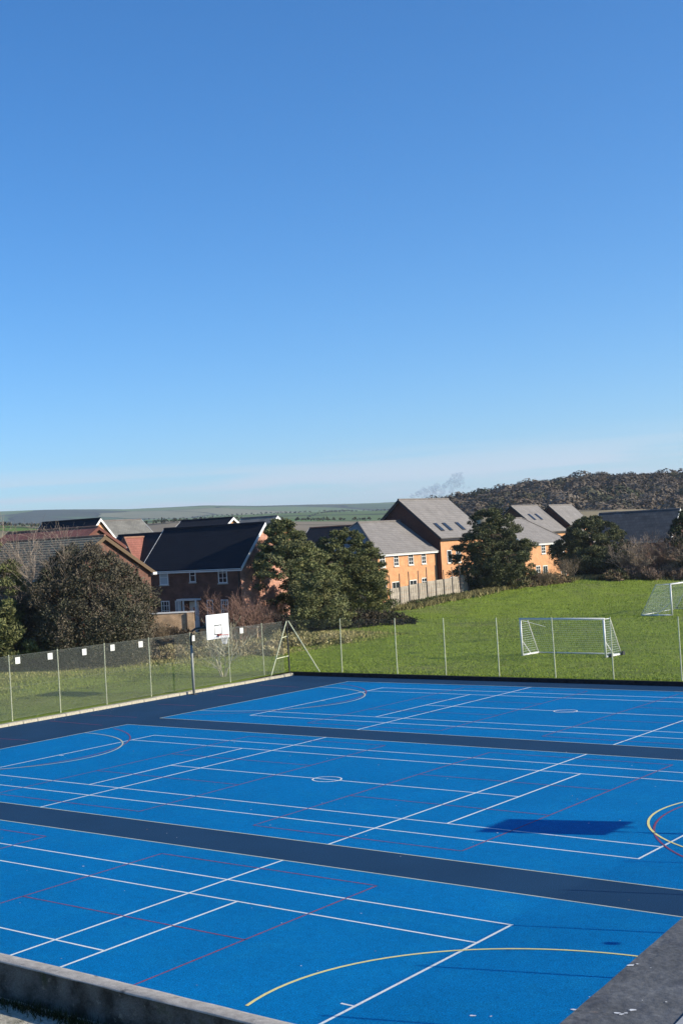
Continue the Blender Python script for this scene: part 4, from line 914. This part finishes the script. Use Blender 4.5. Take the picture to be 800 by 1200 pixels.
def weeds():
    n = 5000; x = RNG.uniform(0, 16, n); y = -18.95-np.abs(RNG.normal(0, .13, n)); z = np.full(n, -.62)
    hgt = RNG.uniform(.04, .22, n)*vnoise(x, y*0, .7, 3)*1.4; a = RNG.uniform(0, 2*PI, n)
    P = np.stack([x, y, z], -1); dx = np.stack([np.cos(a)*.012, np.sin(a)*.012, 0*a], -1)
    tip = P+np.stack([RNG.normal(0, .4, n)*hgt, RNG.normal(0, .4, n)*hgt, hgt], -1)
    V = np.stack([P-dx, P+dx, tip], 1).reshape(-1, 3)
    col = np.array([.035, .042, .015])*RNG.uniform(.5, 1.6, (n, 1))
    o = np_mesh('wall_weeds', V, np.arange(3*n).reshape(-1, 3), 'rough', col=col)
    tag(o, 'dark weeds growing along the foot of the concrete wall', 'weeds', kind='stuff')
    n = 16000; x = RNG.uniform(2, 12, n); y = RNG.uniform(-21.5, -18.95, n); s = RNG.uniform(.008, .025, n)
    T = np.array([(0, 0, 1.0), (.9, 0, -.2), (-.5, .8, -.2), (-.5, -.8, -.2)]); a = RNG.uniform(0, 2*PI, n)
    ca, sa = np.cos(a), np.sin(a); rot = np.stack([T[None, :, 0]*ca[:, None]-T[None, :, 1]*sa[:, None], T[None, :, 0]*sa[:, None]+T[None, :, 1]*ca[:, None], np.repeat(T[None, :, 2], n, 0)*.7], -1)
    V = (np.stack([x, y, np.full(n, -.615)], -1)[:, None]+rot*s[:, None, None]).reshape(-1, 3)
    i = np.arange(n)[:, None]*4; F = np.concatenate([i+np.array([[0, 1, 2]]), i+np.array([[0, 2, 3]]), i+np.array([[0, 3, 1]])])
    col = np.tile(np.array([.55, .50, .38])*RNG.uniform(.5, 1.4, (n, 1)), (3, 1))
    o = np_mesh('gravel_stones', V, F, 'rough', col=col)
    tag(o, 'pale loose gravel stones below the concrete wall', 'gravel', kind='stuff')
weeds()

# ------------------------------------------------------------------ flat-roofed annex in the right foreground
E1, E2 = Vector((20.32, -25.53)), Vector((20.52, -28.08)); dd = (E2-E1).normalized(); pp = Vector((-dd.y, dd.x))
if pp.x < 0: pp = -pp
an = empty('flat_roof_annex', (E1.x, E1.y, 0), math.atan2(dd.y, dd.x), label='grey felt covered flat roof in the bottom right corner', cat='flat roof')
# local x runs towards the camera end, local +y points to -pp or +pp
sg = 1 if (Matrix.Rotation(math.atan2(dd.y, dd.x), 2) @ Vector((0, 1))).dot(pp) > 0 else -1
def ab(x0, x1, y0, y1, z0, z1, nm_, m): a, b = sorted((y0*sg, y1*sg)); return MB().box(x0, x1, a, b, z0, z1).build(nm_, m, an)
ab(-5, 6, .05, 5, -.8, 4.48, 'wall', 'brick_mot')
nx_, ny_ = 120, 30; gx, gy = np.meshgrid(np.linspace(-5.1, 6.1, nx_), np.linspace(0, .62, ny_)); gz = 4.6+.006*vnoise(gx, gy, .35, 4)+.004*vnoise(gx, gy, .1, 5)-.003
V = np.stack([gx, gy*sg, gz], -1).reshape(-1, 3); idx = np.arange(nx_*ny_).reshape(ny_, nx_); F = np.stack([idx[:-1, :-1], idx[:-1, 1:], idx[1:, 1:], idx[1:, :-1]], -1).reshape(-1, 4)
np_mesh('felt_roof', V, F if sg > 0 else F[:, ::-1], 'felt', an, smooth=True)
ab(-5.1, 6.1, .0, 5.1, 4.48, 4.592, 'roof_edge', 'gutter')
ab(-5.12, 6.12, .57, .9, 4.594, 4.612, 'roof_coping', 'pale_felt')
ab(-5.1, 6.1, .9, 5.1, 4.593, 4.60, 'inner_felt', 'felt')
def blob(px, py, r, st=1.0, ang=0, bz=4.607, par=None):
    d = ray(px, py); t = (bz-CAM.z)/d.z; p = CAM+d*t; b = MB(); n = 11; pts = []
    for k in range(n):
        a = 2*PI*k/n; rr = r*random.uniform(.6, 1.25); q = Vector((math.cos(a)*rr*st, math.sin(a)*rr)); q.rotate(Matrix.Rotation(ang, 2)); pts.append((p.x+q.x, p.y+q.y, bz))
    if (Vector(pts[1])-Vector(pts[0])).cross(Vector(pts[2])-Vector(pts[1])).z < 0: pts.reverse()
    i = an.matrix_basis.inverted() if par else Matrix()
    b.quad(*[tuple(i @ Vector(q)) for q in pts]); return b.build('bird_dropping', 'drop', par)
bpy.context.view_layer.update()
for a in ((738, 1131, .014, 1.6, .8), (746, 1129.5, .008, 1.2, .3), (723, 1187, .011, 1.8, .3), (728, 1188.5, .009, 2.0, 1.2), (733, 1187, .010, 1.2, .4), (740, 1183.5, .016, 1.5, .9), (742, 1130, .004, 1, 0), (762, 1134, .005, 1, 0), (780, 1174, .006, 1, 0), (752, 1172, .004, 1, 0), (690, 1168, .004, 1, 0)):
    blob(*a, par=an)
for px_, py_, s_, lab in ((553, 1190, .03, 'scrap of white litter on the blue court near its bottom edge'), (672, 1183, .03, 'white scrap lying where the court meets the grey roof edge'), (98, 1015, .02, 'tiny pale leaf on the near court at left')):
    tag(blob(px_, py_, s_, 1.7, .5, bz=.014), lab, 'litter').name = 'litter_scrap'

# ------------------------------------------------------------------ smoke far off and the air itself
def vol_mat(name, col, dens, noise=0, anis=.2):
    m = bpy.data.materials.new(name); m.use_nodes = True; n, l = m.node_tree.nodes, m.node_tree.links
    n.remove(n['Principled BSDF']); v = n.new('ShaderNodeVolumePrincipled'); v.inputs['Color'].default_value = (*col, 1); v.inputs['Density'].default_value = dens; v.inputs['Anisotropy'].default_value = anis
    l.new(v.outputs[0], n['Material Output'].inputs['Volume']); return m
def smoke():
    w = 2900; b = bmesh.new(); rnd = random.Random(4)
    path = [(482, 585, 3.0), (489, 582, 3.6), (496, 579, 4.2), (503, 577, 4.4), (510, 575, 4.6), (516, 577, 3.6), (521, 573, 4.0), (526, 570, 3.4), (531, 566, 4.6), (537, 564, 4.0), (541, 569, 3.0), (534, 572, 4.2), (533, 561, 3.6), (538, 559, 3.0), (545, 573, 2.2), (528, 577, 3.0), (508, 581, 4), (519, 582, 4), (497, 584, 3.4)]
    for c, yy, r in path:
        d = ray(c, yy-3); p = CAM+d*w
        for k in range(3):
            q = p+Vector((rnd.gauss(0, 3), rnd.gauss(0, 3), rnd.gauss(0, 2)))
            mt = Matrix.Translation(q) @ Matrix.Diagonal((r*w/FPX*rnd.uniform(.6, 1), r*w/FPX*rnd.uniform(.6, 1), r*w/FPX*rnd.uniform(.6, 1.0), 1))
            vs = bmesh.ops.create_icosphere(b, subdivisions=3, radius=1, matrix=mt)['verts']
            for v in vs:
                o = v.co-q; v.co = q+o*(1+.16*math.sin(o.x*.5+k)*math.cos(o.z*.6+c)+.10*math.sin(o.y*1.1+o.z*.9))
    me = bpy.data.meshes.new('smoke'); b.to_mesh(me); b.free()
    o = link('smoke', me, vol_mat('smoke_volume', (.45, .55, .68), .045)); tag(o, 'faint blue grey smoke drifting over the skyline beside the hill', 'smoke', kind='stuff')
smoke()
hz = MB().box(-7600, 7600, -7600, 7600, -1.9, 260).build('haze', vol_mat('haze_volume', (.80, .88, 1.0), 1.0e-4, anis=.3)); hz['kind'] = 'stuff'
hz['label'] = 'pale even haze over the far hills'; hz['category'] = 'haze'
